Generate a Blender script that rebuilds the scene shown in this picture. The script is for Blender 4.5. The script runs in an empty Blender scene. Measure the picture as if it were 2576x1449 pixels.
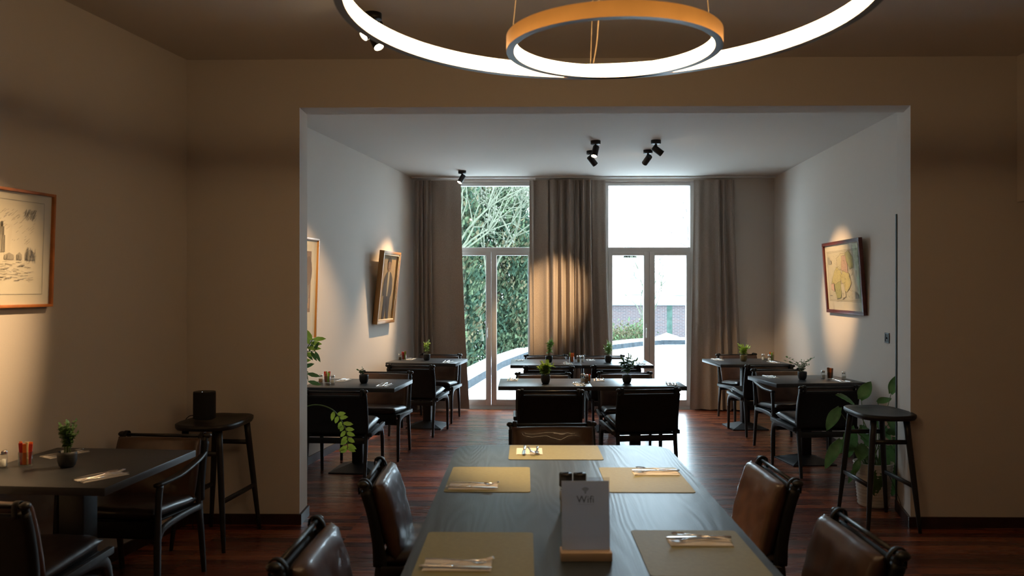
import bpy, bmesh, math, random
from mathutils import Vector, Matrix, Euler, noise
random.seed(7)
S = bpy.context.scene
COL = S.collection
R = math.radians
PI = math.pi

# ---------------------------------------------------------------- camera, sky, exposure
CAM_H = 1.56; FPX = 2050.0; YAW = R(0.95)
cd = bpy.data.cameras.new('camera'); cam = bpy.data.objects.new('camera', cd); COL.objects.link(cam)
cam.location = (0, 0, CAM_H); cam.rotation_euler = (R(90), 0, YAW)
cd.sensor_width = 36.0; cd.lens = FPX/2576*36.0
cd.clip_start = 0.05; cd.clip_end = 300
cd.dof.use_dof = True; cd.dof.focus_distance = 8.0; cd.dof.aperture_fstop = 3.6
S.camera = cam
S.view_settings.view_transform = 'Standard'; S.view_settings.look = 'None'
S.view_settings.exposure = 1.55; S.view_settings.gamma = 1.0
S.view_settings.use_curve_mapping = False

SKY = 6.0
w = bpy.data.worlds.new('world'); S.world = w; w.use_nodes = True
nt = w.node_tree; bg = nt.nodes['Background']
tc = nt.nodes.new('ShaderNodeTexCoord'); sx = nt.nodes.new('ShaderNodeSeparateXYZ')
cr = nt.nodes.new('ShaderNodeValToRGB')
cr.color_ramp.elements[0].position = 0.0; cr.color_ramp.elements[0].color = (0.64, 0.82, 1.0, 1)
cr.color_ramp.elements[1].position = 0.6; cr.color_ramp.elements[1].color = (0.74, 0.87, 1.0, 1)
nt.links.new(tc.outputs['Generated'], sx.inputs[0]); nt.links.new(sx.outputs['Z'], cr.inputs[0])
nt.links.new(cr.outputs[0], bg.inputs['Color']); bg.inputs['Strength'].default_value = SKY

# ---------------------------------------------------------------- ray helper: pixel of the 2576x1449 frame -> point on a plane
def P(px, py, z=None, y=None):
    a = px-1288; b = -(py-724.5); c, s = math.cos(YAW), math.sin(YAW)
    X = a*c-FPX*s; Y = a*s+FPX*c
    t = (z-CAM_H)/b if z is not None else y/Y
    return Vector((X*t, Y*t, CAM_H+b*t))

# sky portals in the two windows (they only guide the sampling of the sky light)
for cx in (-0.443, 1.595):
    ld = bpy.data.lights.new('window_portal', 'AREA'); ld.shape = 'RECTANGLE'; ld.size = 1.15; ld.size_y = 2.95
    ld.cycles.is_portal = True
    lo = bpy.data.objects.new('window_portal', ld); COL.objects.link(lo)
    lo.location = (cx, 10.66, 1.46); lo.rotation_euler = (R(-90), 0, 0); lo['kind'] = 'helper'

# ---------------------------------------------------------------- materials
MATS = {}
def mat(name, col, rough=0.5, metal=0.0, spec=0.5, coat=0.0, trans=0.0, ior=1.45, emit=None, es=0.0, sheen=0.0):
    if name in MATS: return MATS[name]
    m = bpy.data.materials.new(name); m.use_nodes = True; b = m.node_tree.nodes['Principled BSDF']
    b.inputs['Base Color'].default_value = (*col, 1); b.inputs['Roughness'].default_value = rough
    b.inputs['Metallic'].default_value = metal; b.inputs['Specular IOR Level'].default_value = spec
    b.inputs['Coat Weight'].default_value = coat; b.inputs['Transmission Weight'].default_value = trans
    b.inputs['IOR'].default_value = ior; b.inputs['Sheen Weight'].default_value = sheen
    if emit: b.inputs['Emission Color'].default_value = (*emit, 1); b.inputs['Emission Strength'].default_value = es
    MATS[name] = m; return m
def N(m, t, **kw):
    n = m.node_tree.nodes.new(t)
    for k, v in kw.items():
        if hasattr(n, k): setattr(n, k, v)
        else: n.inputs[k].default_value = v
    return n
def L(m, a, b): m.node_tree.links.new(a, b)
def noisy(m, scale=8, amt=0.25, bump=0.0, stretch=(1, 1, 1), detail=6, rough_var=0.0):
    """vary the base colour and add a bump with object space noise"""
    b = m.node_tree.nodes['Principled BSDF']; col = tuple(b.inputs['Base Color'].default_value)
    tc = N(m, 'ShaderNodeTexCoord'); mp = N(m, 'ShaderNodeMapping'); mp.inputs['Scale'].default_value = stretch
    nz = N(m, 'ShaderNodeTexNoise'); nz.inputs['Scale'].default_value = scale; nz.inputs['Detail'].default_value = detail
    L(m, tc.outputs['Object'], mp.inputs[0]); L(m, mp.outputs[0], nz.inputs['Vector'])
    if amt:
        r = N(m, 'ShaderNodeValToRGB'); e = r.color_ramp.elements
        e[0].position = .3; e[1].position = .7
        e[0].color = tuple(c*(1-amt) for c in col[:3])+(1,); e[1].color = tuple(min(1, c*(1+amt)) for c in col[:3])+(1,)
        L(m, nz.outputs[0], r.inputs[0]); L(m, r.outputs[0], b.inputs['Base Color'])
    if bump:
        bp = N(m, 'ShaderNodeBump'); bp.inputs['Strength'].default_value = bump; bp.inputs['Distance'].default_value = 0.004
        L(m, nz.outputs[0], bp.inputs['Height']); L(m, bp.outputs[0], b.inputs['Normal'])
    return m
M_wall = noisy(mat('wall_paint', (.64, .575, .515), .85, spec=.2), 220, .02, .06)
M_ceil = mat('ceiling_paint', (.66, .61, .56), .8, spec=.2)
M_base = noisy(mat('baseboard_wood', (.035, .013, .010), .35), 12, .3)
M_white = mat('white_frame', (.68, .66, .64), .35)
M_black = noisy(mat('black_stained_wood', (.016, .015, .015), .42), 30, .25, .12, (1, 1, .2))
M_plate = noisy(mat('black_metal', (.018, .018, .02), .45), 90, .15, .05)
M_ttop = noisy(mat('small_table_top', (.034, .037, .043), .36), 60, .12, .04)
M_leather = noisy(mat('brown_leather', (.062, .030, .018), .40, coat=.2), 9, .35, .5, detail=8)
M_leatherd = noisy(mat('dark_leather', (.030, .020, .016), .38, coat=.2), 9, .35, .6, detail=8)
M_sling = noisy(mat('black_saddle_leather', (.008, .007, .007), .55, spec=.3), 30, .2, .1)
M_seam = mat('seam_thread', (.03, .018, .012), .7)
M_pot = noisy(mat('black_pot', (.018, .019, .021), .55), 40, .2, .1)
M_soil = noisy(mat('soil', (.03, .018, .01), .95), 90, .5, .8)
M_metal = mat('polished_steel', (.75, .74, .72), .16, metal=1.0)
M_napkin = noisy(mat('napkin_paper', (.72, .69, .65), .85), 60, .04, .2)
M_bulb = mat('spot_lens', (1, .9, .75), .3, emit=(1, .78, .5), es=22)
M_blk = mat('spot_black', (.012, .012, .013), .45)
M_gold = mat('gilt_wood', (.35, .17, .045), .32, metal=.25)
M_orangewood = noisy(mat('cherry_frame', (.42, .14, .035), .4), 14, .25, .05, (1, .15, 1))
M_redwood = noisy(mat('mahogany_frame', (.10, .018, .010), .35), 14, .3, .05, (1, .15, 1))
M_paper = mat('mount_board', (.72, .66, .52), .8)
M_terra = mat('led_diffuser', (1, .9, .75), .5, emit=(1.0, .68, .36), es=6.8)
M_bronze = noisy(mat('brass_band', (.62, .33, .10), .34, metal=.8), 8, .08)
M_rim = mat('dark_rim', (.10, .09, .085), .38, metal=.4)
M_cable = mat('fabric_cable', (.45, .32, .18), .6)
M_snow = noisy(mat('snow', (.62, .64, .66), .8, spec=.1), 3, .04, .4)
M_bark = noisy(mat('bark', (.05, .045, .035), .9, spec=.08), 12, .4, .6)
M_steel = M_metal

def glassmat(name, refl=.08, tint=(1, 1, 1)):
    m = bpy.data.materials.new(name); m.use_nodes = True; t = m.node_tree
    t.nodes.remove(t.nodes['Principled BSDF']); out = t.nodes['Material Output']
    tr = N(m, 'ShaderNodeBsdfTransparent'); tr.inputs[0].default_value = (*tint, 1)
    gl = N(m, 'ShaderNodeBsdfGlossy'); gl.inputs['Roughness'].default_value = .02
    lw = N(m, 'ShaderNodeLayerWeight'); lw.inputs['Blend'].default_value = .5
    pw = N(m, 'ShaderNodeMath', operation='POWER'); pw.inputs[1].default_value = 5.0; L(m, lw.outputs['Facing'], pw.inputs[0])
    fr = N(m, 'ShaderNodeMath', operation='MULTIPLY_ADD'); fr.inputs[1].default_value = .9; fr.inputs[2].default_value = refl*.5; L(m, pw.outputs[0], fr.inputs[0])
    mx = N(m, 'ShaderNodeMixShader'); L(m, fr.outputs[0], mx.inputs[0]); L(m, tr.outputs[0], mx.inputs[1]); L(m, gl.outputs[0], mx.inputs[2])
    L(m, mx.outputs[0], out.inputs[0]); return m
M_pane = glassmat('window_glass', tint=(.93, .97, .96))
M_glass = glassmat('clear_glass', tint=(.86, .88, .87))
M_pglass = glassmat('picture_glass', tint=(.98, .98, .98))

# parquet: boards run across the room
def parquet():
    m = mat('parquet_floor', (.1, .03, .015), .22, spec=.5, coat=.0)
    b = m.node_tree.nodes['Principled BSDF']; b.inputs['Coat Roughness'].default_value = .12
    tc = N(m, 'ShaderNodeTexCoord')
    br = N(m, 'ShaderNodeTexBrick'); br.offset = .37; br.offset_frequency = 1; br.squash = 1
    br.inputs['Color1'].default_value = (.0, .0, .0, 1); br.inputs['Color2'].default_value = (1, 1, 1, 1)
    br.inputs['Mortar'].default_value = (0, 0, 0, 1); br.inputs['Scale'].default_value = 1
    br.inputs['Brick Width'].default_value = .82; br.inputs['Row Height'].default_value = .083
    br.inputs['Mortar Size'].default_value = .0008; br.inputs['Bias'].default_value = 0.0
    L(m, tc.outputs['Object'], br.inputs['Vector'])
    mp = N(m, 'ShaderNodeMapping'); mp.inputs['Scale'].default_value = (1.0, 14, 1); L(m, tc.outputs['Object'], mp.inputs[0])
    nz = N(m, 'ShaderNodeTexNoise'); nz.inputs['Scale'].default_value = 2.0; nz.inputs['Detail'].default_value = 8; L(m, mp.outputs[0], nz.inputs['Vector'])
    ad = N(m, 'ShaderNodeMath', operation='MULTIPLY_ADD'); L(m, nz.outputs[0], ad.inputs[0]); ad.inputs[1].default_value = .28
    L(m, br.outputs['Color'], ad.inputs[2])
    r = N(m, 'ShaderNodeValToRGB'); el = r.color_ramp.elements
    el[0].position = .1; el[0].color = (.062, .016, .010, 1); el[1].position = 1.3 if False else 1.0; el[1].color = (.27, .075, .030, 1)
    e = el.new(.55); e.color = (.140, .034, .017, 1)
    L(m, ad.outputs[0], r.inputs[0])
    mx = N(m, 'ShaderNodeMixRGB'); mx.inputs['Color2'].default_value = (.03, .009, .006, 1)
    L(m, br.outputs['Fac'], mx.inputs['Fac']); L(m, r.outputs[0], mx.inputs['Color1']); L(m, mx.outputs[0], b.inputs['Base Color'])
    rr = N(m, 'ShaderNodeMapRange'); rr.inputs['To Min'].default_value = .2; rr.inputs['To Max'].default_value = .36
    L(m, nz.outputs[0], rr.inputs['Value']); L(m, rr.outputs[0], b.inputs['Roughness'])
    bp = N(m, 'ShaderNodeBump'); bp.inputs['Strength'].default_value = .05; bp.inputs['Distance'].default_value = .002
    L(m, nz.outputs[0], bp.inputs['Height']); L(m, bp.outputs[0], b.inputs['Normal'])
    return m
M_floor = parquet()
def oak(name, dark, light, rough, bump=.5):
    m = mat(name, dark, rough); b = m.node_tree.nodes['Principled BSDF']
    tc = N(m, 'ShaderNodeTexCoord'); mp = N(m, 'ShaderNodeMapping'); mp.inputs['Scale'].default_value = (1.0, .16, 1)
    L(m, tc.outputs['Object'], mp.inputs[0])
    nz = N(m, 'ShaderNodeTexNoise'); nz.inputs['Scale'].default_value = 3.0; nz.inputs['Detail'].default_value = 2; L(m, mp.outputs[0], nz.inputs['Vector'])
    ml = N(m, 'ShaderNodeMath', operation='MULTIPLY'); ml.inputs[1].default_value = 26.0; L(m, nz.outputs[0], ml.inputs[0])
    fr = N(m, 'ShaderNodeMath', operation='PINGPONG'); fr.inputs[1].default_value = .5; L(m, ml.outputs[0], fr.inputs[0])
    mp2 = N(m, 'ShaderNodeMapping'); mp2.inputs['Scale'].default_value = (60, 2.2, 1); L(m, tc.outputs['Object'], mp2.inputs[0])
    n2 = N(m, 'ShaderNodeTexNoise'); n2.inputs['Scale'].default_value = 3.0; n2.inputs['Detail'].default_value = 5; L(m, mp2.outputs[0], n2.inputs['Vector'])
    mx = N(m, 'ShaderNodeMath', operation='MULTIPLY_ADD'); L(m, n2.outputs[0], mx.inputs[0]); mx.inputs[1].default_value = .45; L(m, fr.outputs[0], mx.inputs[2])
    r = N(m, 'ShaderNodeValToRGB'); el = r.color_ramp.elements
    el[0].position = .25; el[0].color = (*dark, 1); el[1].position = .75; el[1].color = (*light, 1)
    L(m, mx.outputs[0], r.inputs[0]); L(m, r.outputs[0], b.inputs['Base Color'])
    bp = N(m, 'ShaderNodeBump'); bp.inputs['Strength'].default_value = bump; bp.inputs['Distance'].default_value = .0015
    L(m, mx.outputs[0], bp.inputs['Height']); L(m, bp.outputs[0], b.inputs['Normal'])
    return m
M_oak = oak('grey_stained_oak', (.022, .030, .038), (.042, .056, .068), .38, .45)
def cloth():
    m = mat('curtain_linen', (.34, .29, .25), .9, spec=.1, sheen=.2)
    b = m.node_tree.nodes['Principled BSDF']
    tc = N(m, 'ShaderNodeTexCoord'); mp = N(m, 'ShaderNodeMapping'); mp.inputs['Scale'].default_value = (3, 3, 1); L(m, tc.outputs['Object'], mp.inputs[0])
    nz = N(m, 'ShaderNodeTexNoise'); nz.inputs['Scale'].default_value = 110; L(m, mp.outputs[0], nz.inputs['Vector'])
    r = N(m, 'ShaderNodeValToRGB'); el = r.color_ramp.elements; el[0].position = .3; el[1].position = .7
    el[0].color = (.28, .235, .205, 1); el[1].color = (.41, .35, .305, 1)
    L(m, nz.outputs[0], r.inputs[0]); L(m, r.outputs[0], b.inputs['Base Color'])
    return m
M_cloth = cloth()
def leafmat(name, col, var=.35, trans=.25, rough=.45):
    m = mat(name, col, rough, spec=.5 if rough < .6 else .05); b = m.node_tree.nodes['Principled BSDF']
    t = m.node_tree; out = t.nodes['Material Output']
    noisy(m, 14, var, 0)
    src = b.inputs['Base Color'].links[0].from_socket
    tl = N(m, 'ShaderNodeBsdfTranslucent'); mx = N(m, 'ShaderNodeMixShader'); mx.inputs[0].default_value = trans
    L(m, src, tl.inputs[0]); L(m, b.outputs[0], mx.inputs[1]); L(m, tl.outputs[0], mx.inputs[2]); L(m, mx.outputs[0], out.inputs[0])
    return m
M_leaf = leafmat('fresh_leaf', (.22, .40, .06), trans=.4); M_leafd = leafmat('dark_leaf', (.09, .18, .055), trans=.35)
M_leafy = leafmat('yellow_green_leaf', (.38, .52, .07), trans=.4); M_mon = leafmat('monstera_leaf', (.10, .20, .06), .3, .4, .3)
M_stem = mat('green_stem', (.10, .16, .04), .5)

# ---------------------------------------------------------------- mesh helpers
def finish(name, bm, material, parent=None, loc=None, rot=None, smooth=35):
    for f in bm.faces: f.smooth = smooth > 0
    if smooth:
        a = R(smooth)
        for e in bm.edges:
            if len(e.link_faces) == 2 and e.calc_face_angle(0) > a: e.smooth = False
    me = bpy.data.meshes.new(name); bm.to_mesh(me); bm.free()
    for m in (material if isinstance(material, (list, tuple)) else [material]): me.materials.append(m)
    o = bpy.data.objects.new(name, me); COL.objects.link(o)
    if parent: o.parent = parent
    if loc is not None: o.location = loc
    if rot is not None: o.rotation_euler = rot
    return o
def thing(name, label, cat, loc=(0, 0, 0), rz=0, group=None):
    o = bpy.data.objects.new(name, None); COL.objects.link(o); o.location = loc; o.rotation_euler = (0, 0, rz)
    return tag(o, label, cat, group)
def tag(o, label, cat, group=None):
    o['label'] = label; o['category'] = cat
    if group: o['group'] = group
    return o
def struct(o): o['kind'] = 'structure'; return o
def dup(root, loc, rz, label, group=None):
    r = root.copy(); COL.objects.link(r); r.location = loc; r.rotation_euler = (0, 0, rz); r['label'] = label
    if group: r['group'] = group
    for ch in list(root.children):
        c = ch.copy(); COL.objects.link(c); c.parent = r
        for g in ch.children:
            d = g.copy(); COL.objects.link(d); d.parent = c
    return r
def box(bm, x0, x1, y0, y1, z0, z1, bevel=0, mi=0, mtx=None, seg=2):
    vs = [bm.verts.new((x, y, z)) for x in (x0, x1) for y in (y0, y1) for z in (z0, z1)]
    fs = [bm.faces.new([vs[i] for i in q]) for q in ((0, 1, 3, 2), (4, 6, 7, 5), (0, 4, 5, 1), (2, 3, 7, 6), (0, 2, 6, 4), (1, 5, 7, 3))]
    for f in fs: f.material_index = mi
    if bevel:
        es = list({e for f in fs for e in f.edges})
        r = bmesh.ops.bevel(bm, geom=es, offset=bevel, segments=seg, affect='EDGES', profile=.5)
        vs = list({v for f in r['faces'] for v in f.verts} | {v for v in vs if v.is_valid})
        for f in r['faces']: f.material_index = mi
    if mtx is not None:
        vv = {v for v in vs if v.is_valid}
        bmesh.ops.transform(bm, matrix=mtx, verts=list(vv))
    return vs
def prism(bm, poly, z0, z1, mi=0, bevel=0):
    n = len(poly)
    a = [bm.verts.new((x, y, z0)) for x, y in poly]; b = [bm.verts.new((x, y, z1)) for x, y in poly]
    fs = [bm.faces.new(a[::-1]), bm.faces.new(b)]+[bm.faces.new((a[i], a[(i+1) % n], b[(i+1) % n], b[i])) for i in range(n)]
    for f in fs: f.material_index = mi
    bmesh.ops.recalc_face_normals(bm, faces=fs)
    if bevel: bmesh.ops.bevel(bm, geom=list({e for f in fs for e in f.edges}), offset=bevel, segments=2, affect='EDGES')
def lathe(bm, prof, seg=24, c=(0, 0, 0), mi=0, mtx=None):
    rings = []; allv = []
    for r, z in prof:
        if r < 1e-6: v = bm.verts.new((c[0], c[1], c[2]+z)); rings.append([v]); allv.append(v)
        else:
            rg = [bm.verts.new((c[0]+r*math.cos(2*PI*i/seg), c[1]+r*math.sin(2*PI*i/seg), c[2]+z)) for i in range(seg)]; rings.append(rg); allv += rg
    for A, B in zip(rings, rings[1:]):
        for i in range(seg):
            j = (i+1) % seg
            if len(A) == 1 and len(B) == 1: continue
            if len(A) == 1: f = bm.faces.new((A[0], B[j], B[i]))
            elif len(B) == 1: f = bm.faces.new((A[i], A[j], B[0]))
            else: f = bm.faces.new((A[i], A[j], B[j], B[i]))
            f.material_index = mi
    if mtx is not None: bmesh.ops.transform(bm, matrix=mtx, verts=allv)
    return allv
def smoothpath(pts, rad, k=4):
    """Catmull-Rom resampling of points with radii"""
    P_ = [Vector(p) for p in pts]; Rr = [r if isinstance(r, (tuple, list)) else (r, r) for r in rad]
    out, ro = [], []
    n = len(P_)
    for i in range(n-1):
        p0, p1, p2, p3 = P_[max(i-1, 0)], P_[i], P_[i+1], P_[min(i+2, n-1)]
        for j in range(k):
            t = j/k
            out.append(.5*((2*p1)+(-p0+p2)*t+(2*p0-5*p1+4*p2-p3)*t*t+(-p0+3*p1-3*p2+p3)*t**3))
            ro.append(tuple(Rr[i][q]*(1-t)+Rr[i+1][q]*t for q in (0, 1)))
    out.append(P_[-1]); ro.append(Rr[-1]); return out, ro
def sweep(bm, pts, rad, seg=10, side=(1, 0, 0), k=4, mi=0, power=2.0):
    if not isinstance(rad, (list, tuple)) : rad = [rad]*len(pts)
    elif len(rad) == 2 and len(pts) != 2: rad = [tuple(rad)]*len(pts)
    if len(pts) > 2 and k > 1: pts, rad = smoothpath(pts, rad, k)
    else:
        pts = [Vector(p) for p in pts]; rad = [r if isinstance(r, (tuple, list)) else (r, r) for r in rad]
    side = Vector(side); rings = []
    for i, p in enumerate(pts):
        d = (pts[min(i+1, len(pts)-1)]-pts[max(i-1, 0)]).normalized()
        s = side-d*side.dot(d)
        if s.length < 1e-3: s = Vector((0, 1, 0))-d*d.y
        if s.length < 1e-3: s = Vector((0, 0, 1))-d*d.z
        s.normalize(); u = d.cross(s)
        rg = []
        for q in range(seg):
            a = 2*PI*q/seg; ca, sa = math.cos(a), math.sin(a)
            ca = math.copysign(abs(ca)**(2/power), ca); sa = math.copysign(abs(sa)**(2/power), sa)
            rg.append(bm.verts.new(p+s*ca*rad[i][0]+u*sa*rad[i][1]))
        rings.append(rg)
    for A, B in zip(rings, rings[1:]):
        for q in range(seg):
            r = (q+1) % seg; f = bm.faces.new((A[q], A[r], B[r], B[q])); f.material_index = mi
    f = bm.faces.new(rings[0][::-1]); f.material_index = mi; f = bm.faces.new(rings[-1]); f.material_index = mi
def ball(bm, c, r, seg=14, sc=(1, 1, 1), mi=0):
    n = 8; prof = [(r*math.sin(PI*i/n) if 0 < i < n else 0, -r*math.cos(PI*i/n)) for i in range(n+1)]
    lathe(bm, prof, seg, mi=mi, mtx=Matrix.Translation(c) @ Matrix.Diagonal((*sc, 1)))
def cushion(bm, w, d, h, mtx, puff=.35, seed=0, crease=.004, n=18, mi=0, edge=.5):
    """puffy pad in the local xy plane, seamed all round"""
    top, bot = {}, {}
    for s, D in ((1, top), (-1, bot)):
        for i in range(n+1):
            for j in range(n+1):
                u = 2*i/n-1; v = 2*j/n-1
                uu = math.sin(u*PI/2); vv = math.sin(v*PI/2)
                x = uu*w/2; y = vv*d/2
                rr = 1-.02*(uu*uu)*(vv*vv)
                e = ((1-abs(uu)**5)*(1-abs(vv)**5))
                z = s*h/2*(edge*min(1, e*6)+(1-edge)*e**.6)
                nn = noise.noise(Vector((x*14+seed*9, y*14, s*3)))+.6*noise.noise(Vector((x*34+seed*5, y*20, s)))
                z += s*crease*nn*e**.4
                if s < 0 and (i in (0, n) or j in (0, n)): D[i, j] = top[i, j]; continue
                D[i, j] = bm.verts.new(mtx @ Vector((x*rr, y*rr, z)))
    for s, D in ((1, top), (-1, bot)):
        for i in range(n):
            for j in range(n):
                q = (D[i, j], D[i+1, j], D[i+1, j+1], D[i, j+1])
                if len(set(q)) < 4: continue
                try: f = bm.faces.new(q if s > 0 else q[::-1]); f.material_index = mi
                except ValueError: pass
def NB(): return bmesh.new()

# ---------------------------------------------------------------- setting
ZF, ZB = 3.07, 2.98           # ceilings of the front and the back part
YP, YP2, YB = 5.36, 5.575, 10.49
def st_box(name, a, m, bevel=0):
    bm = NB(); box(bm, *a, bevel=bevel); return struct(finish(name, bm, m, smooth=0 if not bevel else 30))
def st_prism(name, poly, z0, z1, m):
    bm = NB(); prism(bm, poly, z0, z1); return struct(finish(name, bm, m, smooth=0))
WL = lambda y: -2.242-.16*(5.36-y)              # front part, left wall
WBL = lambda y: -1.446-.1447*(10.49-y)          # back part, left wall
WBR = lambda y: 3.0+.048*(y-6.62)               # back part, right wall
st_box('floor', (-4.2, 4.2, -4.2, 10.62, -.08, 0), M_floor)
st_box('ceiling_front', (-4.2, 4.2, -4.2, YP2, ZF, ZF+.1), M_ceil)
st_box('ceiling_back', (-3, 4.2, YP2, 10.9, ZB, ZB+.15), M_ceil)
st_prism('wall_front_left', [(WL(-4.2), -4.2), (WL(YP), YP), (WL(YP)-.3, YP), (WL(-4.2)-.3, -4.2)], 0, ZF, M_wall)
st_prism('wall_partition_left', [(-2.9, YP), (-1.493, YP), (-1.500, YP2), (-2.9, YP2)], 0, ZF, M_wall)
st_prism('wall_partition_right', [(2.512, YP), (4.1, YP), (4.1, 5.78), (2.615, 5.78)], 0, ZF, M_wall)
st_prism('wall_partition_top', [(-1.493, YP), (2.512, YP), (2.566, YP2), (-1.5, YP2)], 2.752, ZF, M_wall)
st_prism('wall_back_left', [(WBL(YP2), YP2), (WBL(10.75), 10.75), (WBL(10.75)-.3, 10.75), (WBL(YP2)-.3, YP2)], 0, ZB, M_wall)
st_prism('wall_back_right', [(WBR(5.7), 5.78), (WBR(10.75), 10.75), (WBR(10.75)+.3, 10.75), (WBR(5.7)+.3, 5.78)], 0, ZB, M_wall)
W1, W2, WH = -.443, 1.595, .575
def backwall():
    bm = NB()
    for x0, x1 in ((-2.0, W1-WH), (W1+WH, W2-WH), (W2+WH, 3.6)): box(bm, x0, x1, YB, 10.80, 0, ZB)
    for c in (W1, W2): box(bm, c-WH, c+WH, YB, 10.80, 2.93, ZB)
    return struct(finish('wall_back', bm, M_wall, smooth=0))
backwall()
st_box('wall_front_right', (3.5, 3.7, -4.2, YP, 0, ZF), M_wall)
st_box('wall_behind', (-4.2, 4.2, -4.3, -4.1, 0, ZF), M_wall)
st_box('trim_bulkhead', (3.2, 3.5, 1.0, YP, 2.12, ZF), M_wall)
def baseb(name, a, b, side):
    a = Vector(a); b = Vector(b); d = (b-a).normalized(); n = Vector((-d.y, d.x))*side*.016
    bm = NB(); prism(bm, [tuple(a), tuple(b), tuple(b+n), tuple(a+n)], 0, .068); struct(finish(name, bm, M_base, smooth=0))
baseb('baseboard_front_left', (WL(-4), -4), (WL(YP), YP), -1)
baseb('baseboard_partition_left', (WL(YP), YP), (-1.477, YP), -1)
baseb('baseboard_left_jamb', (-1.493, YP), (-1.500, YP2), -1)
baseb('baseboard_partition_right', (2.496, YP), (3.5, YP), -1)
baseb('baseboard_right_jamb', (2.512, YP), (2.615, 5.78), 1)
baseb('baseboard_back_left', (WBL(YP2), YP2), (WBL(YB), YB), -1)
baseb('baseboard_back_right', (WBR(5.78), 5.78), (WBR(YB), YB), 1)
baseb('baseboard_back_middle', (W1+WH, YB), (W2-WH, YB), -1)
baseb('baseboard_back_end', (W2+WH, YB), (WBR(YB), YB), -1)
bm = NB(); box(bm, 2.606, 2.614, 5.772, 5.788, .07, 2.08); struct(finish('trim_shadow_gap', bm, mat('gap_dark', (.03, .04, .04), .6), smooth=0))

# glazed garden doors with a fixed light above
def french(name, cx):
    r = bpy.data.objects.new(name, None); COL.objects.link(r); r.location = (cx, 10.53, 0); struct(r)
    def fr(nm, x0, x1, z0, z1, t, y0, y1, par):
        bm = NB()
        if not isinstance(t, tuple): t = (t, t, t, t)
        l, rr, b, tp = t
        box(bm, x0, x0+l, y0, y1, z0, z1, .004); box(bm, x1-rr, x1, y0, y1, z0, z1, .004)
        box(bm, x0+l-.004, x1-rr+.004, y0, y1, z0, z0+b, .004); box(bm, x0+l-.004, x1-rr+.004, y0, y1, z1-tp, z1, .004)
        return finish(nm, bm, M_white, par, smooth=30)
    fr('frame', -WH, WH, 0, 2.93, (.05, .05, .045, .05), 0, .09, r)
    bm = NB(); box(bm, -WH+.05, WH-.05, .005, .085, 2.03, 2.085, .004); finish('transom_bar', bm, M_white, r, smooth=30)
    bm = NB(); box(bm, -WH+.05, WH-.05, .04, .052, 2.085, 2.88); finish('transom_pane', bm, M_pane, r, smooth=0)
    for s in (-1, 1):
        x0, x1 = (-WH+.05, -.002) if s < 0 else (.002, WH-.05)
        lf = fr('door_leaf', x0, x1, .045, 2.03, (.05, .068, .075, .05) if s < 0 else (.068, .05, .075, .05), -.012, .07, r)
        bm = NB(); box(bm, x0+.045, x1-.045, .03, .042, .11, 1.985); finish('pane', bm, M_pane, lf, smooth=0)
    bm = NB(); box(bm, -.052, -.026, -.022, -.012, .90, 1.10, .004); sweep(bm, [(-.039, -.02, 1.04), (-.039, -.052, 1.035), (-.039, -.055, 1.0), (-.039, -.055, .92)], .008, 8)
    finish('handle', bm, M_white, r)
    bm = NB(); box(bm, -WH, WH, -.04, .27, -.03, .004); finish('threshold', bm, M_white, r, smooth=0)
french('window_1', W1); french('window_2', W2)
bm = NB(); box(bm, WBL(10.36)+.01, WBR(10.36)-.01, 10.36, 10.40, ZB-.022, ZB, .003)
struct(finish('trim_curtain_track', bm, M_white))

# ---------------------------------------------------------------- curtains
def curtain(x0t, x1t, x0b, x1b, folds, label, seed):
    """folds: list of (start, end, count, depth) over 0..1 of the width"""
    nx, nz = 260, 24; bm = NB(); g = {}
    rnd = random.Random(seed)
    def off(u, z):
        t = .0; k = z/2.93
        for a, b, n, d in folds:
            if a <= u <= b:
                q = (u-a)/(b-a); ph = q*n*2*PI+.5*math.sin(q*7+seed)
                t = d*(.62+.38*(1-k))*(.5-.5*math.cos(ph))*(1+.25*math.sin(q*11+seed*2))
                t += .012*math.sin(ph*.5+z*1.3+seed)
                break
        t += .012*math.sin(u*9+z*1.1+seed)*(1-k)+.002*math.sin(z*17+u*31)*(1-k)
        return t
    for side in (0, 1):
        for i in range(nx+1):
            for j in range(nz+1):
                u = i/nx; z = .018+(2.935-.018)*j/nz; k = j/nz
                e = (1-k)**1.6
                xa = x0t+(x0b-x0t)*e; xb = x1t+(x1b-x1t)*e
                g[side, i, j] = bm.verts.new((xa+(xb-xa)*u, 10.405-off(u, z)+side*.003, z))
    for i in range(nx):
        for j in range(nz):
            bm.faces.new((g[0, i, j], g[0, i+1, j], g[0, i+1, j+1], g[0, i, j+1])); bm.faces.new((g[1, i, j], g[1, i, j+1], g[1, i+1, j+1], g[1, i+1, j]))
    for i in range(nx):
        for j in (0, nz): bm.faces.new((g[0, i, j], g[1, i, j], g[1, i+1, j], g[0, i+1, j]))
    for j in range(nz):
        for i in (0, nx): bm.faces.new((g[0, i, j], g[0, i, j+1], g[1, i, j+1], g[1, i, j]))
    bmesh.ops.recalc_face_normals(bm, faces=bm.faces)
    tag(finish('curtain', bm, M_cloth, smooth=60), label, 'curtain')
curtain(-1.42, -.825, -1.42, -.715, [(0, .18, 1.5, .10), (.18, .36, 1.5, .07), (.36, 1, 1.5, .025)], 'taupe linen curtain hanging beside the left garden door in the corner', 1)
curtain(.05, .62, .06, .63, [(0, .10, .5, .02), (.10, .42, .5, .045), (.42, 1, 3, .13)], 'taupe curtain between the garden doors, left half with the bright lamplit strip', 2)
curtain(.63, 1.02, .64, 1.10, [(0, .55, 3, .12), (.55, 1, .8, .03)], 'taupe curtain between the garden doors, right half edging the right door', 5)
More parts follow.
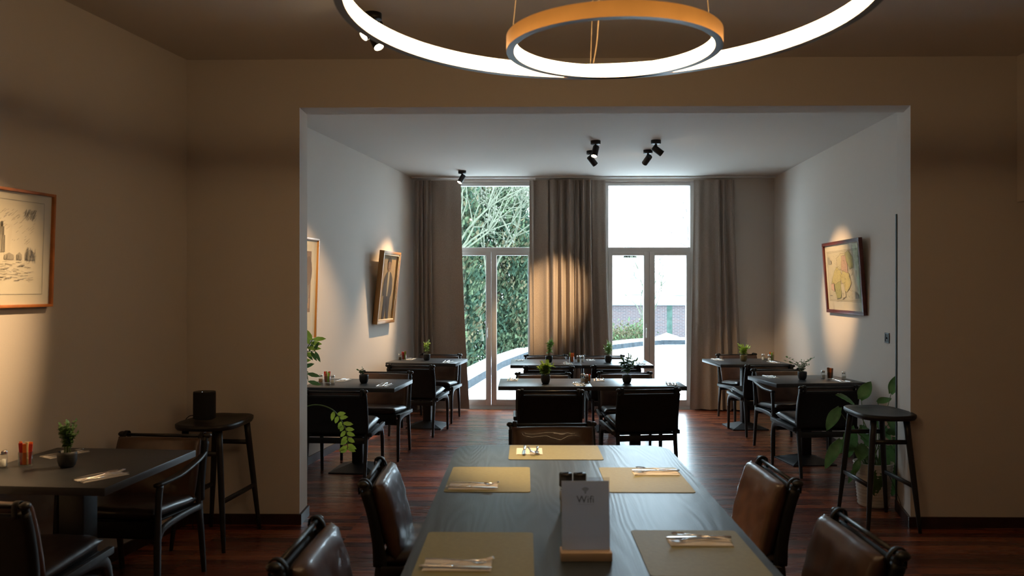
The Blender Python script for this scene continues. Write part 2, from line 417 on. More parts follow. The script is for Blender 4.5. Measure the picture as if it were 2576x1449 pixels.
curtain(2.14, 2.65, 2.09, 2.77, [(0, .5, 2, .035), (.5, .8, 2, .08), (.8, 1, 1, .12)], 'taupe curtain hanging at the right of the right garden door', 3)

# ---------------------------------------------------------------- chairs
def leg_path(s, kind, arms):
    bm = NB(); x = .238*s
    if kind == 'rear':
        sweep(bm, [(x, -.262, 0), (x, -.235, .20), (x, -.208, .37), (x, -.212, .48), (x*1.01, -.240, .62), (x*1.02, -.272, .735)],
              [(.012, .013), (.014, .019), (.015, .027), (.014, .020), (.013, .015), (.013, .014)], 12, k=5, power=2.6)
        ball(bm, Vector((x*1.05, -.281, .745)), .018, 14, (1.15, 1.3, .85))
    elif arms:
        sweep(bm, [(.262*s, .262, 0), (.262*s, .258, .3), (.262*s, .250, .50), (.262*s, .235, .592)], [(.013, .014), (.015, .021), (.014, .017), (.014, .024)], 12, k=5, power=2.6)
        sweep(bm, [(.262*s, .255, .33), (.262*s, .20, .375), (.258*s, 0, .385), (.245*s, -.20, .375)], [(.012, .02), (.012, .019), (.012, .018), (.012, .018)], 10, k=5, power=2.6)
    else:
        sweep(bm, [(.262*s, .262, 0), (.262*s, .258, .18), (.262*s, .248, .31), (.262*s, .205, .372), (.262*s, .10, .388), (.258*s, -.06, .384), (.245*s, -.20, .372)],
              [(.012, .013), (.014, .018), (.015, .024), (.015, .030), (.013, .021), (.013, .018), (.013, .018)], 12, k=5, power=2.6)
    return bm
def make_chair(arms):
    t = thing('armchair' if arms else 'dining_chair', '', 'chair')
    for s in (-1, 1):
        finish('leg', leg_path(s, 'rear', arms), M_black, t); finish('leg', leg_path(s, 'front', arms), M_black, t)
        if not arms:
            bm = NB(); box(bm, -.014, .014, -.235, .235, -.016, .016, .004, mtx=Matrix.Translation((.268*s, .03, .400)) @ Matrix.Rotation(R(2), 4, 'X')); finish('side_rail', bm, M_black, t)
        else:
            bm = NB(); sweep(bm, [(.247*s, -.262, .655), (.262*s, -.12, .632), (.270*s, .08, .606), (.266*s, .275, .600)], [(.012, .012), (.020, .011), (.024, .010), (.016, .010)], 12, k=5, power=3)
            finish('armrest', bm, M_black, t)
    bm = NB(); box(bm, -.232, .232, -.226, -.206, .325, .372, .005); finish('rear_stretcher', bm, M_black, t)
    bm = NB(); box(bm, -.25, .25, .195, .218, .318, .372, .005); finish('front_stretcher', bm, M_black, t)
    bm = NB(); box(bm, -.238, .238, -.215, .225, -.006, .006, .004, mtx=Matrix.Translation((0, 0, .396)) @ Matrix.Rotation(R(3.5), 4, 'X'))
    box(bm, -.238, .238, .226, .236, .335, .408, .004); finish('seat_sling', bm, M_sling, t)
    bm = NB(); cushion(bm, .485, .47, .068, Matrix.Translation((0, .025, .437)) @ Matrix.Rotation(R(4.0), 4, 'X'), seed=1, crease=.005)
    sc = finish('seat_cushion', bm, M_leatherd, t, smooth=60)
    bm = NB(); sweep(bm, [(-.25, -.279, .742), (.25, -.279, .742)], .009, 10, side=(0, 1, 0)); finish('top_rod', bm, M_black, t)
    # leather sling hung from the posts: a sheet that wraps round them
    bm = NB(); prof = [(-.228, .405), (-.232, .50), (-.254, .62), (-.283, .715)]
    sweep(bm, [(0, y-.008, z) for y, z in prof], [(.243, .006)]*4, 40, k=4, power=8)
    for s in (-1, 1): sweep(bm, [(.238*s, y+.010, z) for y, z in prof], [(.021, .022)]*4, 10, k=4, power=3)
    finish('back_sling', bm, M_sling, t)
    for s in (-1, 1):
        bm = NB(); sweep(bm, [(s*.222, -.300, .700), (s*.222, -.300, .752), (s*.222, -.272, .760), (s*.222, -.250, .735), (s*.222, -.246, .70)], [(.012, .003)]*5, 8, k=3, power=4); finish('leather_loop', bm, M_sling, t)
    bm = NB(); mt = Matrix.Translation((0, -.186, .580)) @ Matrix.Rotation(R(90+15), 4, 'X')
    cushion(bm, .488, .335, .082, mt, seed=3, crease=.009, edge=.42)
    cu = finish('back_cushion', bm, M_leather, t, smooth=60)
    bm = NB(); q = [mt @ Vector((x, .158, .014)) for x in (-.22, -.1, 0, .1, .22)]; sweep(bm, q, .0022, 6, k=3); finish('seam', bm, M_seam, cu)
    return t
CH = {}
G_CH = 'leather and black wood dining chairs'
def chair(x, y, rz, label, arms=False):
    if arms not in CH:
        CH[arms] = make_chair(arms); t = CH[arms]; t.location = (x, y, 0); t.rotation_euler = (0, 0, R(rz)); t['label'] = label; t['group'] = G_CH; return t
    return dup(CH[arms], (x, y, 0), R(rz), label, G_CH)
# rod position -> chair origin (the rod sits .28 behind the origin)
def chair_rod(x, y, rz, label, arms=False):
    a = R(rz); return chair(x-.28*math.sin(a), y+.28*math.cos(a), rz, label, arms)
chair_rod(-1.505, 6.385, -3, 'dark chair seen from behind in front of the nearer back left table')
chair_rod(-1.349, 7.867, 174, 'brown leather chair facing the room at the nearer back left table')
chair_rod(-1.205, 8.50, -9, 'dark chair seen from behind at the table in the far left corner')
chair_rod(-1.035, 9.93, 172, 'chair facing the room beside the left curtain at the far left table')
chair_rod(2.497, 6.72, 6, 'dark chair seen from behind beside the monstera plant')
chair_rod(2.50, 8.15, 186, 'black armchair facing the room behind the nearer right table', True)
chair_rod(2.55, 8.555, 4, 'dark chair seen from behind at the table by the right curtain')
chair_rod(2.58, 10.02, 190, 'brown chair facing the room against the right curtain')
chair_rod(.195, 6.438, 1, 'dark chair seen from behind at the nearer middle table, left one')
chair_rod(.987, 6.53, 8, 'dark chair seen from behind at the nearer middle table, right one')
chair_rod(.165, 7.745, 181, 'chair facing the room behind the nearer middle table, left one')
chair_rod(.952, 7.837, 179, 'chair facing the room behind the nearer middle table, right one')
chair_rod(.237, 8.37, 2, 'dark chair back between the two middle tables, left one')
chair_rod(.944, 8.47, 1, 'dark chair back between the two middle tables, right one')
chair_rod(.244, 9.81, 184, 'chair facing the room before the middle curtain, left one')
chair_rod(.925, 9.78, 182, 'chair facing the room before the middle curtain, right one')
chair_rod(.157, 4.877, 183, 'brown leather chair at the far head of the long table')
chair_rod(-.682, 3.616, -88, 'leather chair on the left side of the long table, the farther one')
chair_rod(-.734, 2.614, -90, 'leather chair on the left side of the long table, the nearer one')
chair_rod(1.128, 3.661, 91, 'tan lit leather chair on the right side of the long table, farther one')
chair_rod(1.142, 2.747, 91, 'leather chair on the right side of the long table, the nearer one')
chair_rod(-2.006, 4.498, 175, 'black armchair in the shade behind the front left table', True)
chair_rod(-2.12, 3.03, -3, 'chair seen from behind in the bottom left corner at the front left table')

# ---------------------------------------------------------------- small tables
TZ = .74
def small_table(x, y, rz, w, d, label, col=.045):
    t = thing('small_table', label, 'table', (x, y, 0), R(rz), 'black pedestal tables')
    bm = NB(); box(bm, -w/2, w/2, -d/2, d/2, TZ-.034, TZ, .0025); finish('tabletop', bm, M_ttop, t)
    bm = NB(); box(bm, -col, col, -col*.9, col*.9, .04, TZ-.05, .004); finish('column', bm, M_plate, t)
    bm = NB()
    sweep(bm, [(0, 0, TZ-.11), (0, 0, TZ-.07), (0, 0, TZ-.046)], [(col, col*.9), (col*1.2, col*1.1), (col*1.7, col*1.5)], 4, power=2); box(bm, -.2, .2, -.03, .03, TZ-.05, TZ-.034, .003); finish('top_bracket', bm, M_plate, t)
    bm = NB(); p = .2
    a = [bm.verts.new((sx*p, sy*p, 0)) for sx, sy in ((-1, -1), (1, -1), (1, 1), (-1, 1))]
    b = [bm.verts.new((v.co.x, v.co.y, .010)) for v in a]; c = [bm.verts.new((v.co.x*.24, v.co.y*.24, .062)) for v in a]
    bm.faces.new(a[::-1]); bm.faces.new(c)
    for A, B in ((a, b), (b, c)):
        for i in range(4): bm.faces.new((A[i], A[(i+1) % 4], B[(i+1) % 4], B[i]))
    finish('base_plate', bm, M_plate, t, smooth=0)
    return t
small_table(-1.440, 7.00, -5, .80, .66, 'dark square pedestal table against the left wall, the nearer of two')
small_table(-1.105, 9.19, -8, .79, .62, 'dark pedestal table in the far left corner by the curtain')
small_table(.163, 7.09, 0, .785, .60, 'left half of the nearer middle table pair, with the bright bushy plant')
small_table(.951, 7.10, 0, .785, .60, 'right half of the nearer middle table pair, with the dark leafy plant')
small_table(.218, 9.02, 0, .76, .72, 'left half of the farther middle table pair, with the tallest plant')
small_table(.980, 9.03, 0, .76, .72, 'right half of the farther middle table pair, before the right door')
small_table(2.512, 7.375, 7, .81, .63, 'dark pedestal table on the right below the map, the nearer of two')
small_table(2.455, 9.16, 4, .77, .70, 'dark pedestal table on the right in front of the right curtain')
small_table(-2.065, 3.73, -4, .74, .79, 'dark pedestal table in the front left corner below the etching', .06)

# ---------------------------------------------------------------- long table
lt = thing('long_table', 'long grey stained oak table with rounded corners in the foreground', 'table', (.19, 2.95, 0))
def rrect(x0, x1, y0, y1, r, n=8):
    pts = []
    for cx, cy, a0 in ((x1-r, y1-r, 0), (x0+r, y1-r, 90), (x0+r, y0+r, 180), (x1-r, y0+r, 270)):
        for i in range(n+1):
            a = R(a0+90*i/n); pts.append((cx+r*math.cos(a), cy+r*math.sin(a)))
    return pts
bm = NB(); prism(bm, rrect(-.548, .548, -1.30, 1.31, .13), TZ-.040, TZ, bevel=.004); finish('tabletop', bm, M_oak, lt, smooth=40)
for sx in (-1, 1):
    for sy in (-1, 1):
        bm = NB(); sweep(bm, [(sx*.40, sy*1.02, 0), (sx*.38, sy*.98, TZ-.04)], [(.03, .03), (.042, .042)], 12, power=3); finish('leg', bm, M_black, lt)
for sy in (-1, 1):
    bm = NB(); box(bm, -.38, .38, sy*.98-.02, sy*.98+.02, TZ-.11, TZ-.04, .003); finish('cross_beam', bm, M_black, lt)
bm = NB(); box(bm, -.02, .02, -.96, .96, TZ-.10, TZ-.04, .003); finish('centre_beam', bm, M_black, lt)

# placemats, napkins and cutlery
M_mat = noisy(mat('olive_placemat', (.25, .235, .115), .55, spec=.35), 60, .06, .15)
MATP = {}
def placemat(x, y, w, d, label, z=TZ):
    bm = NB(); prism(bm, rrect(-w/2, w/2, -d/2, d/2, .015, 4), 0, .0022)
    o = finish('placemat', bm, M_mat, loc=(x, y, z), smooth=40); tag(o, label, 'placemat', 'olive placemats on the long table')
placemat(.146, 4.065, .455, .352, 'olive placemat at the far head of the long table')
placemat(-.155, 3.495, .350, .455, 'olive placemat on the left side of the long table, farther one')
placemat(.508, 3.497, .350, .450, 'golden lit placemat on the right side of the long table, farther one')
placemat(-.150, 2.503, .350, .450, 'dull green placemat on the left side of the long table, nearer one')
placemat(.530, 2.540, .350, .440, 'dull green placemat on the right side of the long table, nearer one')

def make_fork():
    bm = NB()
    sweep(bm, [(0, -.10, .003), (0, -.06, .006), (0, .0, .008), (0, .035, .010), (0, .055, .006)], [(.0065, .0018), (.0045, .0018), (.0028, .0018), (.004, .0015), (.010, .0012)], 8, k=3)
    for i in range(4): sweep(bm, [((i-1.5)*.0055, .052, .006), ((i-1.5)*.0058, .075, .006), ((i-1.5)*.0052, .098, .011)], [(.0014, .001)]*3, 6, k=2)
    return bm
def make_spoon():
    bm = NB()
    sweep(bm, [(0, -.10, .003), (0, -.06, .006), (0, .0, .008), (0, .045, .008)], [(.0065, .0018), (.0045, .0018), (.0026, .0018), (.004, .0015)], 8, k=3)
    lathe(bm, [(0, -.001), (.008, -.0002), (.0105, .0015), (.0115, .004), (.0105, .0035), (.008, .0015), (0, .0008)], 14, mtx=Matrix.Translation((0, .066, .0055)) @ Matrix.Diagonal((1.25, 2.0, 1, 1)))
    return bm
def make_knife():
    bm = NB()
    sweep(bm, [(0, -.105, .004), (0, -.06, .005), (0, -.005, .004)], [(.0075, .003), (.0065, .003), (.005, .0028)], 10, k=3)
    sweep(bm, [(0, -.006, .004), (0, .04, .004), (0, .09, .004), (.004, .108, .004)], [(.0055, .0011), (.0085, .0009), (.0082, .0007), (.002, .0005)], 8, k=3)
    return bm
CUT = {}
def cutlery(kind, fn, loc, rz, label):
    if kind not in CUT:
        o = finish(kind, fn(), M_metal); CUT[kind] = o
    else:
        o = CUT[kind].copy(); COL.objects.link(o)
    o.location = loc; o.rotation_euler = (0, 0, rz); tag(o, label, kind, 'steel cutlery on the napkins')
NAPK = []
def setting(x, y, rz, where, z=TZ, w=.095, d=.20, cross=False, seed=0):
    """napkin with spoon, knife and fork; local y is the direction away from the diner"""
    rnd = random.Random(seed*13+5); a = R(rz)
    bm = NB(); n = 6
    for k in range(3):
        box(bm, -w/2+.001*k, w/2-.0015*k, -d/2+.002*k, d/2-.001*k, .0006+.0009*k, .0013+.0009*k, .0003, seg=1)
    o = finish('napkin', bm, M_napkin, loc=(x, y, z), rot=(0, 0, a)); tag(o, 'folded white paper napkin '+where, 'napkin', 'paper napkins')
    def at(lx, ly): return (x+lx*math.cos(a)-ly*math.sin(a), y+lx*math.sin(a)+ly*math.cos(a), z+.0032)
    cutlery('knife', make_knife, at(.027, -.004), a+R(rnd.uniform(-3, 3)), 'steel table knife on the napkin '+where)
    cutlery('fork', make_fork, at(-.004, .012), a+R(18 if cross else rnd.uniform(2, 8)), 'steel fork on the napkin '+where)
    sl = at(-.036 if not cross else .006, .0); sl = (sl[0], sl[1], sl[2]+(.008 if cross else 0))
    cutlery('spoon', make_spoon, sl, a+R(-14 if cross else rnd.uniform(-6, 4)), 'steel spoon on the napkin '+where)
MZ = TZ+.0024
setting(.02, 4.075, 180, 'on the placemat at the far head', z=MZ, w=.13, d=.16, seed=1)
setting(-.215, 3.345, -90, 'on the farther left placemat', z=MZ, cross=True, seed=2)
setting(.575, 3.61, 90, 'on the farther right placemat', z=MZ, cross=True, seed=3)
setting(-.20, 2.395, -90, 'on the nearer left placemat', z=MZ, cross=True, seed=4)
setting(.56, 2.635, 90, 'on the nearer right placemat', z=MZ, cross=True, seed=5)
setting(-1.835, 3.50, -35, 'at the right of the front left table', seed=6, w=.09)
setting(-2.27, 3.98, 150, 'behind the plant on the front left table', seed=7)
setting(-1.62, 7.20, 172, 'near the wall on the nearer left table', seed=8)
setting(-1.185, 6.83, -8, 'by the corner of the nearer left table', seed=9)
setting(-1.33, 9.36, 170, 'near the wall on the far left table', seed=10)
setting(-.86, 8.98, -12, 'by the corner of the far left table', seed=11)
setting(-.115, 7.27, 178, 'at the left end of the nearer middle pair', seed=12)
setting(.455, 6.92, 4, 'left of the seam of the nearer middle pair', seed=13)
setting(.655, 7.27, 176, 'right of the seam of the nearer middle pair', seed=14)
setting(1.245, 6.95, -6, 'at the right end of the nearer middle pair', seed=15)
setting(-.07, 9.24, 182, 'at the left end of the farther middle pair', seed=16)
setting(.46, 8.82, 2, 'left of the seam of the farther middle pair', seed=17)
setting(.74, 9.27, 180, 'right of the seam of the farther middle pair', seed=18)
setting(1.25, 8.86, -3, 'at the right end of the farther middle pair', seed=19)
setting(2.25, 7.52, 185, 'at the left of the nearer right table', seed=20)
setting(2.77, 7.20, 12, 'at the right of the nearer right table', seed=21)
setting(2.19, 9.34, 186, 'at the left of the table by the right curtain', seed=22)
setting(2.74, 9.02, 8, 'at the right of the table by the right curtain', seed=23)

# ---------------------------------------------------------------- jars, glasses, plants
def jar(x, y, fill, label, r=.0185, h=.072):
    t = thing('shaker', label, 'shaker', (x, y, TZ), 0, 'glass salt and pepper shakers')
    bm = NB(); lathe(bm, [(0, .001), (r*.9, .001), (r, .006), (r, h*.68), (r*.82, h*.76), (r*.82, h*.8)], 20); finish('glass_body', bm, M_glass, t)
    bm = NB(); lathe(bm, [(0, .003), (r*.84, .003), (r*.88, .008), (r*.88, h*.45), (0, h*.47)], 16); finish('seasoning', bm, fill, t)
    bm = NB(); lathe(bm, [(r*.9, h*.76), (r*.95, h*.78), (r*.95, h*.93), (r*.8, h), (0, h*1.01)], 20); finish('lid', bm, M_metal, t)
M_salt = mat('salt', (.75, .73, .7), .9); M_pep = noisy(mat('pepper', (.20, .13, .075), .9), 400, .7)
jar(-1.774, 7.03, M_pep, 'glass shaker against the wall on the nearer left table'); jar(-1.655, 6.965, M_salt, 'glass shaker in front of the sugar glass on the nearer left table')
jar(-1.43, 9.26, M_pep, 'glass shaker on the far left table beside the red packets')
jar(2.700, 7.44, M_salt, 'salt shaker left of the stick glass on the nearer right table'); jar(2.845, 7.33, M_salt, 'glass shaker standing alone at the right on the nearer right table')
jar(2.70, 9.30, M_salt, 'salt shaker on the table by the right curtain, back one'); jar(2.745, 9.22, M_salt, 'salt shaker on the table by the right curtain, front one')
jar(.585, 9.02, M_pep, 'pepper shaker on the farther middle pair, left one'); jar(.63, 9.02, M_salt, 'salt shaker on the farther middle pair, right one')
jar(.525, 7.05, M_pep, 'pepper shaker on the nearer middle pair by the seam'); jar(.50, 7.13, M_salt, 'salt shaker hidden behind the pepper on the nearer middle pair')
jar(-2.392, 3.69, M_salt, 'salt shaker at the picture edge on the front left table', r=.02, h=.078)
SC = [mat('packet_red', (.45, .02, .015), .5), mat('packet_orange', (.75, .16, .02), .5), mat('packet_cream', (.62, .45, .22), .6), mat('packet_green', (.22, .42, .08), .5), mat('packet_brown', (.30, .13, .06), .6)]
def sugar(x, y, cols, where, r=.026, h=.06, n=6, tall=.098, seed=0):
    t = thing('sugar_glass', 'small glass tumbler holding sugar packets '+where, 'glass', (x, y, TZ), 0, 'sugar glasses')
    bm = NB(); lathe(bm, [(0, .001), (r*.92, .001), (r, .005), (r, h), (r*.94, h), (r*.93, .007), (0, .006)], 22); finish('glass_wall', bm, M_glass, t)
    rnd = random.Random(seed)
    for i in range(n):
        a = 2*PI*i/n+rnd.random()*.4; bm = NB(); q = rnd.uniform(.9, 1.06)*tall-.01
        box(bm, -.0085, .0085, -.0022, .0022, 0, q, .001, seg=1)
        o = finish('sugar_packet', bm, SC[cols[i % len(cols)]], loc=(x+math.cos(a)*r*.48, y+math.sin(a)*r*.48, TZ+.0075), rot=(R(-5)*math.sin(a), R(5)*math.cos(a), rnd.uniform(-.5, .5)))
        tag(o, 'paper sugar packet upright in the glass '+where, 'packet', 'sugar packets '+where)
sugar(-1.715, 7.02, [0, 4, 3], 'on the nearer left table', seed=1)
sugar(-1.385, 9.27, [0, 0, 3], 'on the far left table', seed=2)
sugar(2.748, 7.40, [4, 1, 4], 'on the nearer right table', tall=.10, seed=3)
sugar(2.79, 9.28, [1, 3, 2], 'on the table by the right curtain', seed=4)
sugar(.51, 9.00, [1, 1, 2, 3], 'on the farther middle pair', tall=.105, seed=5)
sugar(.545, 7.12, [0, 4, 1], 'on the nearer middle pair', tall=.07, seed=6)
sugar(-2.305, 3.72, [0, 1, 2, 0, 1], 'on the front left table', r=.030, h=.066, tall=.112, n=8, seed=7)

def leaf(bm, p, d, up, ln, wd, fold=.15, mi=0, n=3):
    """small pointed leaf, mid rib folded"""
    d = d.normalized(); s = d.cross(up)
    if s.length < 1e-3: s = Vector((1, 0, 0))
    s.normalize(); u = s.cross(d)
    c = [bm.verts.new(p+d*ln*t-u*ln*.18*t*t) for t in (0, .35, .7, 1)]
    for sg in (-1, 1):
        e = [bm.verts.new(p+d*ln*t+s*sg*wd*w_+u*(wd*fold)-u*ln*.18*t*t) for t, w_ in ((.12, .28), (.4, .5), (.75, .36))]
        q = [(c[0], e[0], c[1]), (e[0], e[1], c[1]), (e[1], e[2], c[2], c[1]), (e[2], c[3], c[2])]
        for f in q:
            ff = bm.faces.new(f if sg > 0 else f[::-1]); ff.material_index = mi
def pot(t, r=.040, h=.072, m=None):
    bm = NB(); lathe(bm, [(0, 0), (r*.62, 0), (r*.82, h*.12), (r*.98, h*.45), (r, h*.8), (r*.97, h), (r*.88, h), (r*.88, h*.86), (0, h*.84)], 28); finish('pot', bm, m or M_pot, t)
    bm = NB(); lathe(bm, [(r*.87, h*.86), (r*.5, h*.89), (0, h*.9)], 20); finish('soil', bm, M_soil, t)
def plant(x, y, label, stems, height, spread, ln, wd, m, per=7, seed=0, lean=(0, 0), z=TZ, r=.040, h=.072, kind='potted_plant', droop=0, pm=None):
    ln *= 1.3; wd *= 1.4; per = int(per*1.4)
    rnd = random.Random(seed); t = thing(kind, label, 'plant', (x, y, z), 0, 'small potted plants on the tables'); pot(t, r, h, pm)
    bs = NB(); bl = NB()
    for k in range(stems):
        a = 2*PI*k/stems+rnd.uniform(-.4, .4); q = spread*rnd.uniform(.3, 1); hh = height*rnd.uniform(.6, 1)
        b0 = Vector((math.cos(a)*r*.3, math.sin(a)*r*.3, h*.87)); b2 = Vector((math.cos(a)*q+lean[0]*hh, math.sin(a)*q+lean[1]*hh, h*.87+hh-droop*q))
        b1 = (b0+b2)/2+Vector((-math.cos(a)*q*.25, -math.sin(a)*q*.25, hh*.12))
        pts = [b0, b1, b2]; sp, _ = smoothpath(pts, [.001]*3, 6); sweep(bs, pts, [.0014, .0011, .0006], 5, k=4)
        for i in range(per):
            tt = .25+.75*(i+rnd.random()*.5)/per; p = sp[min(int(tt*(len(sp)-1)), len(sp)-1)]
            aa = rnd.uniform(0, 2*PI); d = Vector((math.cos(aa), math.sin(aa), rnd.uniform(-.1, .7)))
            leaf(bl, p, d, Vector((0, 0, 1)), ln*rnd.uniform(.7, 1.15), wd*rnd.uniform(.8, 1.1))
        leaf(bl, b2, (b2-b1), Vector((1, 0, 0)), ln, wd)
    finish('stem', bs, M_stem, t); finish('foliage', bl, m, t); return t
plant(-1.395, 7.01, 'wispy drooping seedling in a black pot on the nearer left table', 3, .065, .045, .016, .013, M_leafd, 8, 11, lean=(-.7, 0))
plant(-1.12, 9.22, 'tall pale herb in a black pot on the far left table', 5, .17, .03, .024, .024, M_leafy, 5, 12)
plant(.172, 7.00, 'bushy bright green plant in a black pot, nearer middle pair, left', 13, .115, .062, .034, .026, M_leafy, 10, 13, droop=.3)
plant(.874, 7.04, 'dark round leaved plant in a black pot, nearer middle pair, right', 8, .15, .085, .040, .034, M_leafd, 6, 14)
plant(.259, 8.99, 'tall light green plant in a black pot, farther middle pair, left', 7, .19, .035, .026, .024, M_leaf, 10, 15, lean=(.1, 0))
plant(.912, 9.00, 'upright green plant in a black pot, farther middle pair, right', 7, .15, .035, .036, .020, M_leaf, 8, 16)
plant(2.480, 7.345, 'sprawling small leaved plant in a black pot on the nearer right table', 10, .13, .13, .018, .015, M_leafd, 9, 17, lean=(-.15, 0))
plant(2.44, 9.16, 'light green plant in an olive pot on the table by the right curtain', 8, .11, .06, .034, .030, M_leafy, 6, 18, pm=mat('olive_pot', (.09, .08, .035), .5))
plant(-2.10, 3.70, 'thyme like trailing herb in a black pot on the front left table', 16, .145, .04, .013, .012, M_leafd, 16, 19, r=.042)

# ---------------------------------------------------------------- bar stools
def bar_stool(x, y, rz, label):
    t = thing('bar_stool', label, 'stool', (x, y, 0), R(rz), 'black wooden bar stools')
    bm = NB(); pts = []                                # seat: rounded trapezoid, dished
    n = 16; ring = []
    W0, W1_, D = .195, .165, .265
    out = []
    for i in range(48):
        a = 2*PI*i/48; ca, sa = math.cos(a), math.sin(a)
        e = 2/3.4; px = math.copysign(abs(ca)**e, ca); py = math.copysign(abs(sa)**e, sa)
        wd = W0+(W1_-W0)*(py+1)/2
        out.append((px*wd, py*D))
    rows = []
    for sc_, zz in ((.0, .722), (.5, .725), (.8, .734), (.95, .744), (1.0, .738), (1.0, .722), (.96, .712), (.7, .706), (0, .704)):
        if sc_ == 0: rows.append([bm.verts.new((0, 0, zz))])
        else: rows.append([bm.verts.new((px*sc_, py*sc_, zz+(.006*abs(px)/W0 if zz > .72 else 0))) for px, py in out])
    for A, B in zip(rows, rows[1:]):
        for i in range(48):
            j = (i+1) % 48
            if len(A) == 1: bm.faces.new((A[0], B[i], B[j]))
            elif len(B) == 1: bm.faces.new((A[j], A[i], B[0]))
            else: bm.faces.new((A[i], B[i], B[j], A[j]))
    finish('seat', bm, M_black, t, smooth=50)
    F = {}
    for sx in (-1, 1):
        for sy in (-1, 1):
            bm = NB(); a = Vector((sx*.165, sy*.245, 0)); b = Vector((sx*.105, sy*.185, .712)); F[sx, sy] = (a, b)
            sweep(bm, [a, a.lerp(b, .45), b], [(.011, .011), (.018, .018), (.020, .020)], 12, k=3); finish('leg', bm, M_black, t)
    lp = lambda s1, s2, z: F[s1, s2][0].lerp(F[s1, s2][1], z/.712)
    for s in (-1, 1):
        bm = NB(); sweep(bm, [lp(s, -1, .29), lp(s, 1, .29)], [(.009, .015)]*2, 8, power=4); finish('foot_rail', bm, M_black, t)
        bm = NB(); sweep(bm, [lp(-1, s, .57), lp(1, s, .57)], [(.009, .015)]*2, 8, side=(0, 1, 0), power=4); finish('upper_rail', bm, M_black, t)
    return t
bar_stool(2.345, 5.47, 0, 'black wooden bar stool in front of the monstera at the right')
bar_stool(-1.915, 5.03, -6, 'black wooden bar stool in the left corner carrying a speaker')
sp = thing('loudspeaker', 'black cylindrical speaker on the left bar stool', 'speaker', (-1.99, 5.02, .7475))
M_mesh = noisy(mat('speaker_fabric', (.010, .010, .011), .8), 600, .5, .3)
bm = NB(); prism(bm, rrect(-.066, .066, -.055, .055, .05, 8), .006, .165, bevel=.002); finish('body', bm, M_mesh, sp, smooth=40)
bm = NB(); prism(bm, rrect(-.066, .066, -.055, .055, .05, 8), .165, .172, bevel=.002); finish('top_plate', bm, M_blk, sp, smooth=40)
bm = NB(); prism(bm, rrect(-.055, .055, -.045, .045, .04, 8), 0, .008); finish('foot', bm, M_blk, sp, smooth=40)
bm = NB(); ball(bm, Vector((0, -.035, .172)), .0018, 8); finish('status_light', bm, mat('status_led', (1, 1, 1), .5, emit=(.8, .9, 1), es=.6), sp)
bm = NB(); sweep(bm, [(-1.99-.05, 5.06, .74), (-2.06, 5.04, .765), (-2.10, 5.04, .757), (-2.125, 5.06, .70), (-2.11, 5.1, .45), (-2.14, 5.2, .05), (-2.16, 5.28, .005)], .003, 6, k=6)
tag(finish('power_cord', bm, M_blk), 'black power cord hanging from the speaker behind the stool', 'cord')

# ---------------------------------------------------------------- things on the long table
M_card = leafmat('white_card', (.80, .83, .88), .01, .7, .7); M_ash = noisy(mat('pale_wood', (.62, .46, .32), .5), 14, .12, .05, (.3, 4, 4))
M_ink = mat('grey_ink', (.10, .10, .12), .8); M_ink2 = mat('pale_ink', (.42, .42, .46), .8); M_acr = glassmat('acrylic', tint=(.95, .95, .96))
sg = thing('table_sign', 'white Wifi card in a clear stand with a pale wooden foot', 'sign', (.183, 2.475, TZ), R(1))
bm = NB(); box(bm, -.077, .077, -.032, .032, 0, .026, .002); finish('wooden_foot', bm, M_ash, sg)
tl = Matrix.Translation((0, 0, .026)) @ Matrix.Rotation(R(-6), 4, 'X')
bm = NB(); box(bm, -.074, .074, -.004, -.0025, -.006, .215, mtx=tl); box(bm, -.074, .074, .0025, .004, -.006, .215, mtx=tl); finish('acrylic_holder', bm, M_acr, sg, smooth=0)
bm = NB(); box(bm, -.0725, .0725, -.0008, .0008, -.004, .205, mtx=tl); cardo = finish('card', bm, M_card, sg, smooth=0)
def on_card(x, z, y=-.0010): return tl @ Vector((x, y, z))
fc = bpy.data.curves.new('wifi_lettering', 'FONT'); fc.body = 'Wifi'; fc.size = .030; fc.align_x = 'CENTER'; fc.extrude = .0001; fc.materials.append(M_ink)
fc.space_character = 1.05; ft = bpy.data.objects.new('lettering_source', fc); COL.objects.link(ft); bpy.context.view_layer.update()
lm = bpy.data.meshes.new_from_object(ft.evaluated_get(bpy.context.evaluated_depsgraph_get())); bpy.data.objects.remove(ft)
fo = bpy.data.objects.new('lettering', lm); COL.objects.link(fo); fo.parent = cardo; fo.location = on_card(0, .140, -.0012); fo.rotation_euler = (R(90-6), 0, 0); fc.space_character = 1.05
bm = NB()
for r0 in (.004, .0085, .013):
    n = 10
    a = [(math.sin(R(-45+90*i/n))*r0, math.cos(R(-45+90*i/n))*r0) for i in range(n+1)]; b = [(x*(r0+.0022)/r0, z*(r0+.0022)/r0) for x, z in a]
    for i in range(n): bm.faces.new([bm.verts.new(on_card(q[0], .170+q[1], -.0012)) for q in (a[i], a[i+1], b[i+1], b[i])])
bm.faces.new([bm.verts.new(on_card(.0022*math.cos(i*PI/4), .1695+.0022*math.sin(i*PI/4), -.0012)) for i in range(8)])
finish('wifi_symbol', bm, M_ink, cardo, smooth=0)
bm = NB()
for z, w_ in ((.1345, .050),): box(bm, -w_/2, w_/2, -.0013, -.0009, z, z+.0006, mtx=tl)
finish('underline', bm, M_ink2, cardo, smooth=0)
